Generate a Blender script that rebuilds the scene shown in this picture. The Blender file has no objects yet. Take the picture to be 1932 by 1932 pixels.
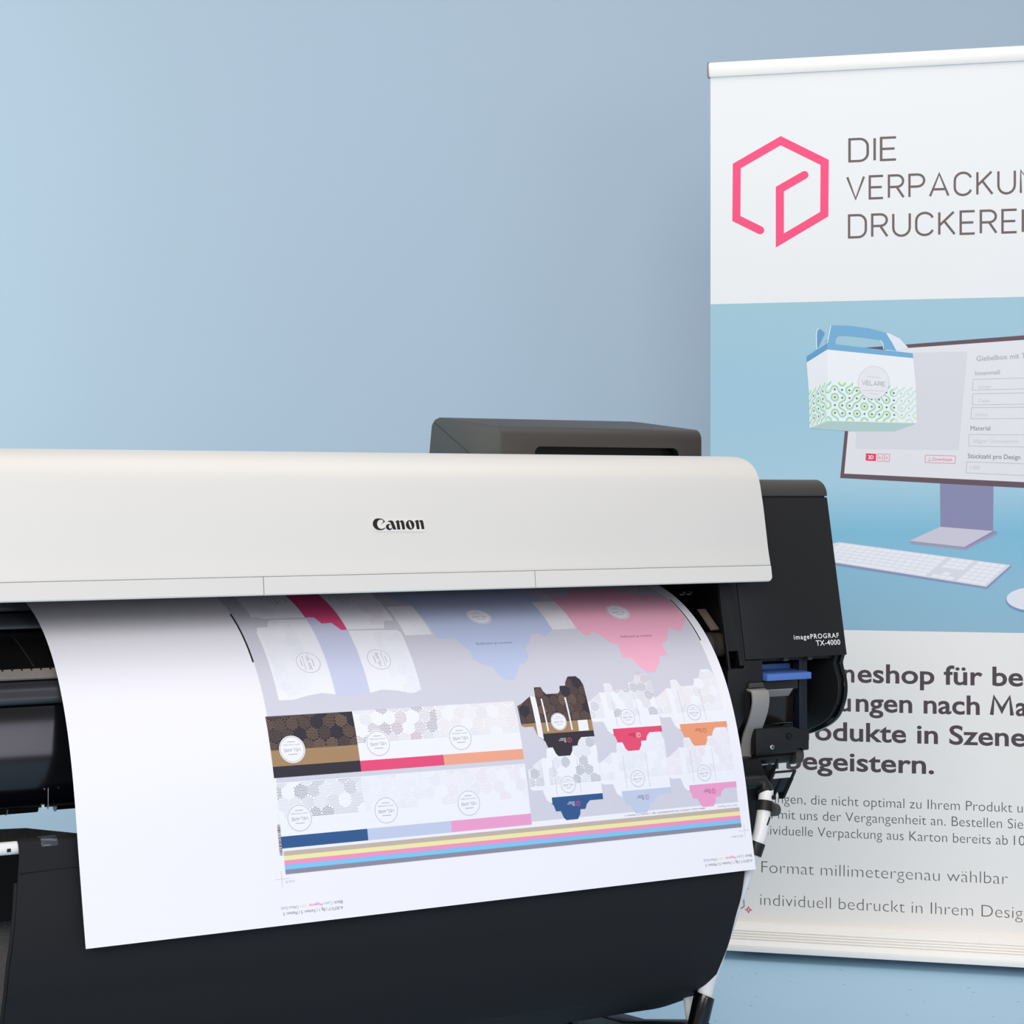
import bpy, bmesh, math, random
from math import sin, cos, pi, radians
from mathutils import Vector, Matrix
from mathutils.geometry import tessellate_polygon
random.seed(7)
scene = bpy.context.scene
COL = scene.collection

# ------------------------------------------------------------------ camera
EYE = 1.06
cam_data = bpy.data.cameras.new('camera')
cam = bpy.data.objects.new('camera', cam_data)
COL.objects.link(cam)
cam.location = (0, 0, EYE)
cam.rotation_euler = (pi / 2, 0, 0)
cam_data.sensor_width = 36
cam_data.lens = 3685 / 1932 * 36
cam_data.shift_y = -36 / 1932
scene.camera = cam
# ------------------------------------------------------------------ world, lights, exposure
scene.view_settings.view_transform = 'Standard'
scene.view_settings.look = 'None'
scene.view_settings.gamma = 1
scene.view_settings.use_curve_mapping = False
scene.view_settings.exposure = -0.11
world = bpy.data.worlds.new('world')
scene.world = world
world.use_nodes = True
bg = world.node_tree.nodes['Background']
bg.inputs[0].default_value = (0.94, 0.95, 1.0, 1)
bg.inputs[1].default_value = 0.44

def area(name, loc, target, sx, sy, power, color):
    l = bpy.data.lights.new(name, 'AREA')
    l.shape = 'RECTANGLE'; l.size = sx; l.size_y = sy; l.energy = power; l.color = color
    o = bpy.data.objects.new(name, l); COL.objects.link(o)
    o.location = loc
    o.rotation_euler = (Vector(target) - Vector(loc)).to_track_quat('-Z', 'Y').to_euler()
    return o
area('ceiling_softbox_front', (-0.4, -0.7, 3.5), (0.2, 2.8, 0.8), 3.6, 2.3, 10, (1.0, 0.965, 0.94))
area('window_light_right', (2.9, -2.1, 1.30), (-0.2, 2.2, 0.8), 2.2, 1.2, 36, (0.87, 0.83, 1.0))
area('added_fill_front', (-0.5, -2.8, 3.05), (0.4, 3.0, 0.9), 3.6, 2.2, 200, (1.0, 0.975, 0.95))  # added fill lamp, lifts the sheet under the lip and the lower banner
area('ceiling_panel', (0.5, 3.0, 3.6), (0.5, 3.0, 0), 3.2, 2.4, 42, (1.0, 0.96, 0.93))
area('added_wall_wash_left', (-3.6, 4.0, 1.8), (-1.2, 5.6, 1.3), 1.4, 2.6, 62, (0.86, 0.98, 0.90))  # added lamp that brightens and tints the left of the wall

# ------------------------------------------------------------------ materials
def lin(c):
    c = c / 255
    return c / 12.92 if c <= 0.04045 else ((c + 0.055) / 1.055) ** 2.4
def rgb(r, g, b):
    return (lin(r), lin(g), lin(b), 1)
def mat(name, col, rough=0.5, spec=0.5, metal=0.0, noise=0.0, nscale=200.0, bump=0.0, bscale=600.0):
    m = bpy.data.materials.new(name); m.use_nodes = True
    nt = m.node_tree; b = nt.nodes['Principled BSDF']
    b.inputs['Base Color'].default_value = col
    b.inputs['Roughness'].default_value = rough
    b.inputs['Specular IOR Level'].default_value = spec
    b.inputs['Metallic'].default_value = metal
    if noise or bump:
        tc = nt.nodes.new('ShaderNodeTexCoord')
    if noise:
        n = nt.nodes.new('ShaderNodeTexNoise'); n.inputs['Scale'].default_value = nscale
        n.inputs['Detail'].default_value = 3
        r = nt.nodes.new('ShaderNodeMapRange')
        r.inputs[3].default_value = 1 - noise; r.inputs[4].default_value = 1 + noise
        mx = nt.nodes.new('ShaderNodeMix'); mx.data_type = 'RGBA'; mx.blend_type = 'MULTIPLY'
        mx.inputs[0].default_value = 1
        mx.inputs[6].default_value = col
        nt.links.new(tc.outputs['Object'], n.inputs['Vector'])
        nt.links.new(n.outputs[0], r.inputs[0])
        nt.links.new(r.outputs[0], mx.inputs[7])
        nt.links.new(mx.outputs[2], b.inputs['Base Color'])
    if bump:
        n2 = nt.nodes.new('ShaderNodeTexNoise'); n2.inputs['Scale'].default_value = bscale
        bp = nt.nodes.new('ShaderNodeBump'); bp.inputs['Strength'].default_value = bump
        bp.inputs['Distance'].default_value = 0.0006
        nt.links.new(tc.outputs['Object'], n2.inputs['Vector'])
        nt.links.new(n2.outputs[0], bp.inputs['Height'])
        nt.links.new(bp.outputs[0], b.inputs['Normal'])
    return m

M = {}
M['cover'] = mat('white_plastic', rgb(225, 221, 214), 0.42, 0.4, noise=0.012, nscale=9)
M['black'] = mat('black_plastic', rgb(27, 27, 28), 0.42, 0.35, noise=0.08, nscale=40, bump=0.12)
M['black2'] = mat('deep_black_plastic', rgb(16, 16, 17), 0.4, 0.3, noise=0.05, nscale=30)
M['gloss'] = mat('gloss_black_plastic', rgb(9, 9, 13), 0.16, 0.5, noise=0.05, nscale=12)
M['charcoal'] = mat('charcoal_plastic', rgb(66, 63, 60), 0.52, 0.4, noise=0.04, nscale=30)
M['guide'] = mat('guide_plastic', rgb(116, 122, 130), 0.4, 0.4, noise=0.08, nscale=25)
M['lipmat'] = mat('lip_plastic', rgb(50, 52, 57), 0.32, 0.45, noise=0.06, nscale=25)
M['ruler'] = mat('brushed_ruler', rgb(150, 145, 140), 0.45, 0.5, metal=0.3, noise=0.35, nscale=900)
M['lever'] = mat('grey_plastic', rgb(150, 146, 142), 0.4, 0.4, noise=0.02, nscale=20)
M['blue'] = mat('blue_plastic', rgb(84, 122, 196), 0.4, 0.4, noise=0.02, nscale=20)
M['navy'] = mat('navy_plastic', rgb(20, 24, 36), 0.4, 0.4, noise=0.03, nscale=20)
M['smoke'] = mat('smoked_panel', rgb(32, 27, 22), 0.18, 0.5, noise=0.1, nscale=15)
M['steel'] = mat('steel', rgb(190, 190, 190), 0.25, 0.5, metal=1.0, noise=0.05, nscale=60)
M['bronze'] = mat('brown_roller', rgb(92, 84, 74), 0.3, 0.5, noise=0.06, nscale=60)
M['beige'] = mat('beige_tape', rgb(150, 134, 120), 0.5, 0.3, noise=0.05, nscale=60)
M['tube'] = mat('white_tube', rgb(236, 234, 231), 0.35, 0.4, noise=0.01, nscale=20)
M['cloth'] = mat('black_cloth', rgb(30, 30, 33), 0.75, 0.25, noise=0.10, nscale=700, bump=0.35, bscale=1500)
M['seam'] = mat('black_thread', rgb(20, 20, 23), 0.8, 0.2, noise=0.1, nscale=800)
M['felt'] = mat('black_felt', rgb(112, 109, 107), 0.95, 0.1, noise=0.95, nscale=800, bump=0.8, bscale=500)
M['clear'] = mat('smoky_clip', rgb(62, 66, 76), 0.12, 0.6, noise=0.05, nscale=60)
M['logo'] = mat('dark_badge_ink', rgb(38, 32, 33), 0.4, 0.3, noise=0.02, nscale=50)
M['badge'] = mat('light_badge', rgb(230, 226, 220), 0.3, 0.4, noise=0.01, nscale=50)
M['letter'] = mat('white_lettering', rgb(240, 240, 240), 0.5, 0.2, noise=0.01, nscale=50)
M['bannerwhite'] = mat('banner_film', rgb(233, 232, 231), 0.5, 0.25, noise=0.008, nscale=4)
M['alu'] = mat('white_anodised_rail', rgb(248, 243, 237), 0.4, 0.45, metal=0.0, noise=0.02, nscale=30)
M['endcap'] = mat('rail_end_cap', rgb(120, 118, 110), 0.4, 0.4, noise=0.05, nscale=60)
M['wheel'] = mat('caster_rubber', rgb(30, 30, 30), 0.6, 0.3, noise=0.1, nscale=60)
INK = {}
def ink(r, g, b):
    k = (r, g, b)
    if k not in INK:
        INK[k] = mat('ink_%02x%02x%02x' % k, rgb(r, g, b), 0.55, 0.2, noise=0.01, nscale=30)
    return INK[k]

# ------------------------------------------------------------------ helpers
def tag(o, label=None, cat=None, group=None, kind=None):
    if label: o['label'] = label
    if cat: o['category'] = cat
    if group: o['group'] = group
    if kind: o['kind'] = kind
    return o

class MB:
    """collects faces in a thing's own frame and links them as one mesh"""
    def __init__(self):
        self.v = []; self.f = []; self.m = []
    def add(self, verts, faces, mi=0):
        n = len(self.v); self.v += [tuple(p) for p in verts]
        for f in faces:
            self.f.append([i + n for i in f]); self.m.append(mi)
    def extrude(self, poly, fn, t0, t1, mi=0):
        """closed polygon (a, b) swept from t0 to t1, fn(a, b, t) -> xyz"""
        n = len(poly)
        v = [fn(a, b, t0) for a, b in poly] + [fn(a, b, t1) for a, b in poly]
        f = [list(range(n))[::-1], list(range(n, 2 * n))]
        for i in range(n):
            j = (i + 1) % n
            f.append([i, j, n + j, n + i])
        self.add(v, f, mi)
    def prism(self, prof, u0, u1, mi=0):            # profile (d, z) swept along u
        self.extrude(prof, lambda d, z, t: (t, d, z), u0, u1, mi)
    def plate(self, poly, d0, d1, mi=0):            # outline (u, z) swept along d
        self.extrude(poly, lambda u, z, t: (u, t, z), d0, d1, mi)
    def box(self, x0, x1, y0, y1, z0, z1, mi=0):
        self.plate([(x0, z0), (x1, z0), (x1, z1), (x0, z1)], y0, y1, mi)
    def tube(self, pts, r, n=16, mi=0, cap=True):
        pts = [Vector(p) for p in pts]
        rs = r if isinstance(r, (list, tuple)) else [r] * len(pts)
        rings = []; up = None
        for i, p in enumerate(pts):
            t = (pts[min(i + 1, len(pts) - 1)] - pts[max(i - 1, 0)]).normalized()
            if up is None:
                up = Vector((0, 0, 1)) if abs(t.z) < 0.9 else Vector((1, 0, 0))
            a = (up - t * up.dot(t)).normalized(); b = t.cross(a); up = a
            rings.append([p + a * cos(2 * pi * k / n) * rs[i] + b * sin(2 * pi * k / n) * rs[i] for k in range(n)])
        v = [q for rg in rings for q in rg]; f = []
        for i in range(len(rings) - 1):
            for k in range(n):
                k2 = (k + 1) % n
                f.append([i * n + k, i * n + k2, (i + 1) * n + k2, (i + 1) * n + k])
        if cap:
            f.append(list(range(n))[::-1]); f.append([(len(rings) - 1) * n + k for k in range(n)])
        self.add(v, f, mi)
    def build(self, name, mats, parent=None, org=(0, 0, 0), bevel=0.0, segs=2, sharp=35, label=None, matrix=None):
        me = bpy.data.meshes.new(name)
        bm = bmesh.new()
        vs = [bm.verts.new((p[0] - org[0], p[1] - org[1], p[2] - org[2])) for p in self.v]
        for f, mi in zip(self.f, self.m):
            try:
                fc = bm.faces.new([vs[i] for i in f])
            except ValueError:
                continue
            fc.material_index = mi; fc.smooth = True
        bmesh.ops.recalc_face_normals(bm, faces=bm.faces)
        if bevel:
            ed = [e for e in bm.edges if len(e.link_faces) == 2 and e.calc_face_angle() > radians(32)]
            bmesh.ops.bevel(bm, geom=ed, offset=bevel, segments=segs, profile=0.5, affect='EDGES', clamp_overlap=True)
            for fc in bm.faces: fc.smooth = True
        bm.to_mesh(me); bm.free()
        me.set_sharp_from_angle(angle=radians(sharp))
        for m in (mats if isinstance(mats, (list, tuple)) else [mats]): me.materials.append(m)
        o = bpy.data.objects.new(name, me); COL.objects.link(o)
        if parent is not None: o.parent = parent
        if matrix is not None: o.matrix_world = matrix
        if label: o['label'] = label
        return o

def empty(name, matrix):
    o = bpy.data.objects.new(name, None); COL.objects.link(o)
    o.empty_display_size = 0.2
    o.matrix_world = matrix
    return o

def catmull(P, k=6):
    out = []
    for i in range(len(P) - 1):
        p0 = P[max(i - 1, 0)]; p1 = P[i]; p2 = P[i + 1]; p3 = P[min(i + 2, len(P) - 1)]
        for j in range(k):
            t = j / k
            out.append(tuple(0.5 * ((2 * b) + (-a + c) * t + (2 * a - 5 * b + 4 * c - d) * t * t + (-a + 3 * b - 3 * c + d) * t ** 3)
                             for a, b, c, d in zip(p0, p1, p2, p3)))
    out.append(tuple(P[-1]))
    return out

def offset_curve(P, t):
    """open curve shifted by t to its right-hand side"""
    out = []
    for i, p in enumerate(P):
        a = P[max(i - 1, 0)]; b = P[min(i + 1, len(P) - 1)]
        dx, dz = b[0] - a[0], b[1] - a[1]; l = math.hypot(dx, dz) or 1
        out.append((p[0] + dz / l * t, p[1] - dx / l * t))
    return out

def circle(cx, cy, r, n=40, ry=None):
    return [(cx + r * cos(2 * pi * k / n), cy + (ry or r) * sin(2 * pi * k / n)) for k in range(n)]

def rrect(x0, x1, z0, z1, r, n=5):
    P = []
    for cx, cz, a in ((x1 - r, z1 - r, 0), (x0 + r, z1 - r, 90), (x0 + r, z0 + r, 180), (x1 - r, z0 + r, 270)):
        for k in range(n + 1):
            t = radians(a + 90 * k / n); P.append((cx + r * cos(t), cz + r * sin(t)))
    return P

# ---- lettering: outlines of the built-in typeface, and a monoline face for the logotypes
_tcache = {}
def text_tris(s, off=0.0, space=1.0):
    k = (s, off, space)
    if k in _tcache: return _tcache[k]
    c = bpy.data.curves.new('lettering', 'FONT'); c.body = s; c.size = 1; c.offset = off; c.space_character = space
    c.resolution_u = 4
    o = bpy.data.objects.new('lettering', c)
    me = bpy.data.meshes.new_from_object(o)
    me.calc_loop_triangles()
    V = [(v.co.x, v.co.y) for v in me.vertices]
    T = [tuple(t.vertices) for t in me.loop_triangles]
    bpy.data.objects.remove(o); bpy.data.curves.remove(c); bpy.data.meshes.remove(me)
    _tcache[k] = (V, T)
    return V, T
_h = text_tris('H')[0]
CAP = max(p[1] for p in _h) - min(p[1] for p in _h)

def arc(cx, cy, rx, ry, a0, a1, n=8):
    return [(cx + rx * cos(radians(a0 + (a1 - a0) * k / n)), cy + ry * sin(radians(a0 + (a1 - a0) * k / n))) for k in range(n + 1)]
GL = {
    'D': (0.78, [[(0, 0), (0, 1), (.42, 1)] + arc(.42, .66, .34, .34, 90, 0)[1:] + arc(.42, .34, .34, .34, 0, -90) + [(.42, 0), (0, 0)]]),
    'I': (0.0, [[(0, 0), (0, 1)]]),
    'E': (0.62, [[(.62, 1), (0, 1), (0, 0), (.62, 0)], [(0, .5), (.56, .5)]]),
    'V': (0.78, [[(0, 1), (.39, 0), (.78, 1)]]),
    'R': (0.68, [[(0, 0), (0, 1), (.38, 1)] + arc(.38, .74, .28, .26, 90, -90)[1:] + [(0, .48)], [(.36, .48), (.68, 0)]]),
    'P': (0.68, [[(0, 0), (0, 1), (.38, 1)] + arc(.38, .73, .30, .27, 90, -90)[1:] + [(0, .46)]]),
    'A': (0.84, [[(0, 0), (.42, 1), (.84, 0)], [(.14, .3), (.70, .3)]]),
    'C': (0.78, [arc(.40, .66, .38, .34, 20, 180) + arc(.40, .34, .38, .34, 180, 340)]),
    'K': (0.68, [[(0, 0), (0, 1)], [(.64, 1), (.02, .42)], [(.22, .60), (.68, 0)]]),
    'U': (0.74, [[(0, 1), (0, .36)] + arc(.37, .36, .37, .36, 180, 360)[1:] + [(.74, 1)]]),
    'N': (0.74, [[(0, 0), (0, 1), (.74, 0), (.74, 1)]]),
    'G': (0.78, [arc(.40, .66, .38, .34, 20, 180) + arc(.40, .34, .38, .34, 180, 360)[0:] + [(.78, .46), (.44, .46)]]),
    'S': (0.66, [arc(.33, .74, .31, .26, 20, 270) + arc(.33, .24, .31, .24, 90, -160)]),
    'L': (0.58, [[(0, 1), (0, 0), (.58, 0)]]),
}
def stroke(pts, w, closed=False):
    """mitred quads of one pen stroke"""
    P = [p for i, p in enumerate(pts) if i == 0 or math.hypot(p[0] - pts[i - 1][0], p[1] - pts[i - 1][1]) > 1e-9]
    if math.hypot(P[0][0] - P[-1][0], P[0][1] - P[-1][1]) < 1e-9: P = P[:-1]; closed = True
    n = len(P)
    def nrm(a, b):
        dx, dy = b[0] - a[0], b[1] - a[1]; l = math.hypot(dx, dy); return (-dy / l, dx / l)
    off = []
    for i in range(n):
        na = nrm(P[i - 1], P[i]) if (closed or i > 0) else None
        nb = nrm(P[i], P[(i + 1) % n]) if (closed or i < n - 1) else None
        na = na or nb; nb = nb or na
        mx, my = na[0] + nb[0], na[1] + nb[1]; q = mx * nb[0] + my * nb[1]
        k = min(1 / q if q > 1e-6 else 2, 2.0) * w / 2
        off.append((mx * k, my * k))
    out = []
    for i in range(n if closed else n - 1):
        a, b, oa, ob = P[i], P[(i + 1) % n], off[i], off[(i + 1) % n]
        out.append([(a[0] + oa[0], a[1] + oa[1]), (a[0] - oa[0], a[1] - oa[1]), (b[0] - ob[0], b[1] - ob[1]), (b[0] + ob[0], b[1] + ob[1])])
    return out
def ccw(P):
    return P if sum(a[0] * b[1] - b[0] * a[1] for a, b in zip(P, P[1:] + P[:1])) >= 0 else P[::-1]
def mono_word(s, w=0.1, gap=0.3, wide=1.0):
    """word in the monoline face, cap height 1; returns polygons and total width"""
    x = 0; out = []
    for ch in s:
        if ch == ' ':
            x += .5; continue
        adv, strokes = GL[ch]
        for st in strokes:
            out += stroke([(x + px * wide, py) for px, py in st], w)
        x += adv * wide + gap
    return out, x - gap

HEXLOGO = [[(115, 1664), (60, 1693), (61, 1814), (162, 1868), (262, 1814), (261, 1696), (160, 1639), (160, 1757), (216, 1787)]]
def hexlogo(w):
    """the box-shaped emblem, in mm on the banner"""
    out = stroke(HEXLOGO[0], w)
    for p in (HEXLOGO[0][0], HEXLOGO[0][-1]): out.append(circle(p[0], p[1], w / 2, 14))
    return out

# ------------------------------------------------------------------ frames
F = 3685.0
TH = 0.51318; CT, ST = cos(TH), sin(TH)
S0, D0 = 0.75323, 2.4533605
def printer_frame(u, d, z=0.0):
    """world matrix of a point of the printer's own frame (u along it, d to its rear)"""
    s, e = u + S0, d + D0
    return Matrix.Translation((s * CT - e * ST, s * ST + e * CT, z)) @ Matrix.Rotation(TH, 4, 'Z')

# ------------------------------------------------------------------ setting
def wall_mat():
    m = mat('blue_wall_paint', rgb(176, 193, 208), 0.75, 0.2, noise=0.006, nscale=1.2)
    return m
def floor_mat():
    m = mat('blue_linoleum', rgb(160, 190, 212), 0.5, 0.3)
    nt = m.node_tree; b = nt.nodes['Principled BSDF']
    tc = nt.nodes.new('ShaderNodeTexCoord')
    mp = nt.nodes.new('ShaderNodeMapping'); mp.inputs['Scale'].default_value = (26, 60, 1)
    vo = nt.nodes.new('ShaderNodeTexVoronoi'); vo.inputs['Scale'].default_value = 1.0
    nz = nt.nodes.new('ShaderNodeTexNoise'); nz.inputs['Scale'].default_value = 5; nz.inputs['Detail'].default_value = 6
    r1 = nt.nodes.new('ShaderNodeMapRange'); r1.inputs[1].default_value = 0.07; r1.inputs[2].default_value = 0.13
    gt = nt.nodes.new('ShaderNodeMath'); gt.operation = 'GREATER_THAN'; gt.inputs[1].default_value = 0.54
    n2 = nt.nodes.new('ShaderNodeTexNoise'); n2.inputs['Scale'].default_value = 23
    inv = nt.nodes.new('ShaderNodeMath'); inv.operation = 'SUBTRACT'; inv.inputs[0].default_value = 1
    mul = nt.nodes.new('ShaderNodeMath'); mul.operation = 'MULTIPLY'
    mx = nt.nodes.new('ShaderNodeMix'); mx.data_type = 'RGBA'
    mx.inputs[6].default_value = rgb(160, 190, 212); mx.inputs[7].default_value = rgb(96, 124, 142)
    base = nt.nodes.new('ShaderNodeMix'); base.data_type = 'RGBA'
    base.inputs[6].default_value = rgb(168, 203, 226); base.inputs[7].default_value = rgb(176, 208, 230)
    L = nt.links.new
    L(tc.outputs['Object'], mp.inputs[0]); L(mp.outputs[0], vo.inputs['Vector']); L(tc.outputs['Object'], n2.inputs['Vector'])
    L(tc.outputs['Object'], nz.inputs['Vector'])
    L(vo.outputs['Distance'], r1.inputs[0]); L(r1.outputs[0], inv.inputs[1])
    L(n2.outputs[0], gt.inputs[0]); L(gt.outputs[0], mul.inputs[0]); L(inv.outputs[0], mul.inputs[1])
    L(nz.outputs[0], base.inputs[0]); L(base.outputs[2], mx.inputs[6]); L(mul.outputs[0], mx.inputs[0])
    L(mx.outputs[2], b.inputs['Base Color'])
    return m
b = MB(); b.box(-4.5, 4.5, -2.5, 5.7, -0.1, 0.0)
tag(b.build('floor', floor_mat()), kind='structure')
b = MB(); b.box(-4.5, 4.5, 5.6, 5.7, 0.0, 3.9)
tag(b.build('wall_back', wall_mat()), kind='structure')

# ------------------------------------------------------------------ roll-up banner
BZ0 = 4.52; BX0 = 0.4593596
BPH = math.atan(0.254)
BAN = Matrix.Translation((BX0, BZ0, 0)) @ Matrix.Rotation(-BPH, 4, 'Z')
BW = 0.85
ban_root = empty('roll_up_banner', BAN @ Matrix.Translation((BW / 2, 0, 0)))
tag(ban_root, 'tall white roll-up banner with pink hexagon emblem and printed text behind the printer', 'banner')
BO = (BW / 2, 0, 0)

class Flat:
    """artwork in mm on a flat panel facing -y, stacked in thin ink layers"""
    def __init__(self):
        self.mb = MB(); self.mats = []
    def mi(self, m):
        if m not in self.mats: self.mats.append(m)
        return self.mats.index(m)
    def P(self, x, z, layer):
        return (x / 1000, -0.0001 * layer - 0.0001, z / 1000)
    def poly(self, pts, m, layer):
        k = self.mi(m)
        self.c = getattr(self, 'c', 0) + 1; layer += .04 * (self.c % 6)     # strokes that cross never coincide
        if len(pts) <= 4:
            self.mb.add([self.P(x, z, layer) for x, z in pts], [list(range(len(pts)))], k); return
        tri = tessellate_polygon([[Vector((x, z, 0)) for x, z in pts]])
        self.mb.add([self.P(x, z, layer) for x, z in pts], [list(t) for t in tri], k)
    def line(self, pts, w, m, layer, closed=False):
        for q in stroke(pts, w, closed): self.poly(q, m, layer)
    def text(self, s, x0, x1, base, cap, m, layer, off=0.0, slope=0.0, space=1.0, right=None):
        """word fitted between x0 and x1 with capital height cap; slope = rise per mm"""
        V, T = text_tris(s, off, space)
        a = min(p[0] for p in V); e = max(p[0] for p in V)
        sy = cap / CAP
        sx = (x1 - x0) / (e - a) if x1 is not None and x0 is not None else sy
        if x0 is None: x0 = x1 - (e - a) * sx
        vv = []
        for px, py in V:
            x = x0 + (px - a) * sx
            vv.append(self.P(x, base + py * sy + (x - x0) * slope, layer))
        self.mb.add(vv, [list(t) for t in T], self.mi(m))

A = Flat()
A.mb.add([(0, 0, .055), (BW, 0, .055), (BW, 0, 2.03), (0, 0, 2.03), (0, .001, .055), (BW, .001, .055), (BW, .001, 2.03), (0, .001, 2.03)],
         [[0, 1, 2, 3], [7, 6, 5, 4], [0, 3, 7, 4], [1, 5, 6, 2], [0, 4, 5, 1], [3, 2, 6, 7]], A.mi(M['bannerwhite']))
pink = ink(246, 84, 128); brown = ink(112, 98, 96); dark = ink(84, 74, 78); thin = ink(96, 90, 92)
# upper field: emblem and name of the print shop
for q in hexlogo(18.5): A.poly(q, pink, 1)
for word, x0, x1, z, n in (('DIE', 318, 422, 1814, 3), ('VERPACKUNGS', 313, None, 1728, 8), ('DRUCKEREI', 317, None, 1641, 8)):
    ref, wref = mono_word(word[:n], 0.105, 0.27)
    target = {'DIE': 104, 'VERPACKUNGS': 369, 'DRUCKEREI': 369}[word]
    polys, wt = mono_word(word, 0.105, 0.27)
    k = target / wref
    for q in polys: A.poly([(x0 + px * k, z + py * 50) for px, py in q], brown, 1)
# middle field: printed photograph of a desk
m_photo = mat('printed_backdrop', rgb(150, 193, 212), 0.5, 0.25)
nt = m_photo.node_tree
tc = nt.nodes.new('ShaderNodeTexCoord'); sx = nt.nodes.new('ShaderNodeSeparateXYZ'); cr = nt.nodes.new('ShaderNodeValToRGB'); mr = nt.nodes.new('ShaderNodeMapRange')
mr.inputs[1].default_value = 0.748; mr.inputs[2].default_value = 1.4965
e = cr.color_ramp.elements
e[0].position = 0; e[0].color = rgb(146, 184, 203); e[1].position = 1; e[1].color = rgb(160, 195, 208)
for p, c in ((.16, (142, 186, 208)), (.30, (128, 186, 210)), (.45, (168, 202, 218)), (.7, (158, 196, 214))):
    q = e.new(p); q.color = rgb(*c)
nt.links.new(tc.outputs['Object'], sx.inputs[0]); nt.links.new(sx.outputs[2], mr.inputs[0]); nt.links.new(mr.outputs[0], cr.inputs[0])
nt.links.new(cr.outputs[0], nt.nodes['Principled BSDF'].inputs['Base Color'])
A.poly([(0, 748), (850, 748), (850, 1496.5), (0, 1496.5)], m_photo, 1)
frame_i = ink(104, 84, 92); scr_i = ink(228, 226, 228); prev_i = ink(214, 212, 216); prev2 = ink(218, 216, 220)
def ext(p, q, x):                                   # point of the line p-q at x
    return (x, p[1] + (q[1] - p[1]) * (x - p[0]) / (q[0] - p[0]))
A.poly([(519, 1086), (636, 1080), (635, 975), (520, 984)], ink(139, 139, 171), 2)            # monitor neck
A.poly([(520, 984), (635, 975), (573, 939), (452, 952)], ink(206, 200, 212), 3)              # monitor foot
A.poly([(452, 952), (573, 939), (644, 973), (644, 967), (575, 932), (452, 945)], ink(160, 156, 180), 2)
A.poly([(635, 975), (644, 973), (575, 937), (573, 939)], ink(150, 140, 170), 4)
A.poly([(326, 1388), ext((443, 1396), (702, 1411), 846), ext((297, 1094), (702, 1071), 846), (297, 1094)], frame_i, 3)
A.poly([(332, 1381), ext((449, 1388), (702, 1401), 838), ext((306, 1104), (702, 1084), 838), (306, 1104)], scr_i, 4)
A.poly([(342, 1376), (579, 1377), (560, 1156), (331, 1160)], prev2, 5)
grey1 = ink(176, 174, 180); grey2 = ink(132, 130, 138); grey3 = ink(204, 202, 208); red_i = ink(236, 62, 100); wht = ink(244, 243, 245)
A.text('Giebelbox mit Tragegriff', 599, None, 1355, 11, grey1, 5, 0.012, 0.05)
A.text('Innenmaß', 596, 650, 1323, 9.5, grey1, 5, 0.01, 0.04)
for x, z, s in ((604, 1294, 'Länge'), (601, 1262, 'Tiefe'), (597, 1231, 'Höhe')):
    A.text(s, x, x + 26, z, 7, grey3, 5, 0, 0.02)
A.text('Material', 586, 629, 1200, 10, grey2, 5, 0, 0.0)
A.text('300g/m² Chromokarton', 591, 690, 1172, 8, grey3, 5, 0, -0.01)
A.text('Stückzahl pro Design', 580, 694, 1138, 10, grey2, 5, 0.006, -0.03)
A.text('1.000', 586, 606, 1113, 8, grey3, 5, 0, -0.03)
for q in ([(592, 1314), (838, 1318), (838, 1294), (590, 1290)], [(591, 1282), (838, 1283), (838, 1258), (590, 1257)], [(588, 1251), (838, 1250), (838, 1225), (587, 1226)],
          [(583, 1191), (838, 1187), (838, 1159), (582, 1165)], [(578, 1130), (838, 1119), (838, 1092), (576, 1105)]):
    A.line(q, 0.9, grey1, 5, True)
A.poly([(355, 1150), (378, 1148.5), (377, 1132), (354, 1133.5)], red_i, 5)
A.text('3D', 360, 372, 1137, 8, wht, 6, 0.02)
for q in ([(382, 1148.5), (393, 1148), (392, 1131.5), (381, 1132)], [(397, 1148), (408, 1147.5), (407, 1131), (396, 1131.5)]):
    A.line(q, 0.9, red_i, 5, True)
for x in (384.5, 399.5): A.text('K', x, x + 5, 1137, 5, red_i, 5, 0)
A.line([(487, 1145), (553, 1143), (552, 1126), (486, 1128.5)], 0.9, red_i, 5, True)
A.text('Downloads', 503, 546, 1132.5, 7.5, red_i, 5, -0.005, -0.03)
A.line([(493, 1134), (493, 1132), (499, 1132), (499, 1134)], 0.8, red_i, 5); A.line([(496, 1140), (496, 1134.5)], 0.8, red_i, 5)
# gable box in the printed photograph
bx_b = ink(118, 172, 208); bx_d = ink(100, 156, 196); bx_w = ink(238, 238, 240); bx_s = ink(232, 232, 235)
A.poly([(221, 1372), (268, 1401), (268, 1387), (221, 1358)], bx_d, 7)
A.poly([(221, 1358), (268, 1387), (268, 1316), (226, 1294)], bx_s, 7)
A.poly([(268, 1387), (460, 1364), (466, 1299), (268, 1316)], bx_w, 7)
A.poly([(268, 1401), (459, 1375), (460, 1364), (268, 1387)], bx_b, 8)
A.poly([(228, 1376), (244, 1389), (262, 1405), (272, 1402), (276, 1442), (270, 1412)], bx_b, 7)
A.poly([(268, 1401), (276, 1442), (317, 1440), (362, 1433), (400, 1422), (412, 1402), (423, 1381), (394, 1386), (393, 1398), (386, 1407), (350, 1413), (310, 1418), (292, 1418), (286, 1412), (286, 1400)], bx_b, 8)
A.line([(268, 1402), (276, 1442)], 1.6, wht, 9)
A.line([(244, 1388), (243, 1420), (245, 1432), (250, 1435)], 1.6, wht, 9)
A.poly([(245, 1390), (245, 1430), (250, 1435), (259, 1428), (262, 1424), (250, 1398)], bx_d, 8)
A.poly([(400, 1422), (407, 1421), (430, 1409), (449, 1388), (423, 1381)], ink(226, 230, 236), 8)
A.line([(394, 1386), (393, 1398), (387, 1406)], 1.4, wht, 9)
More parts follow.
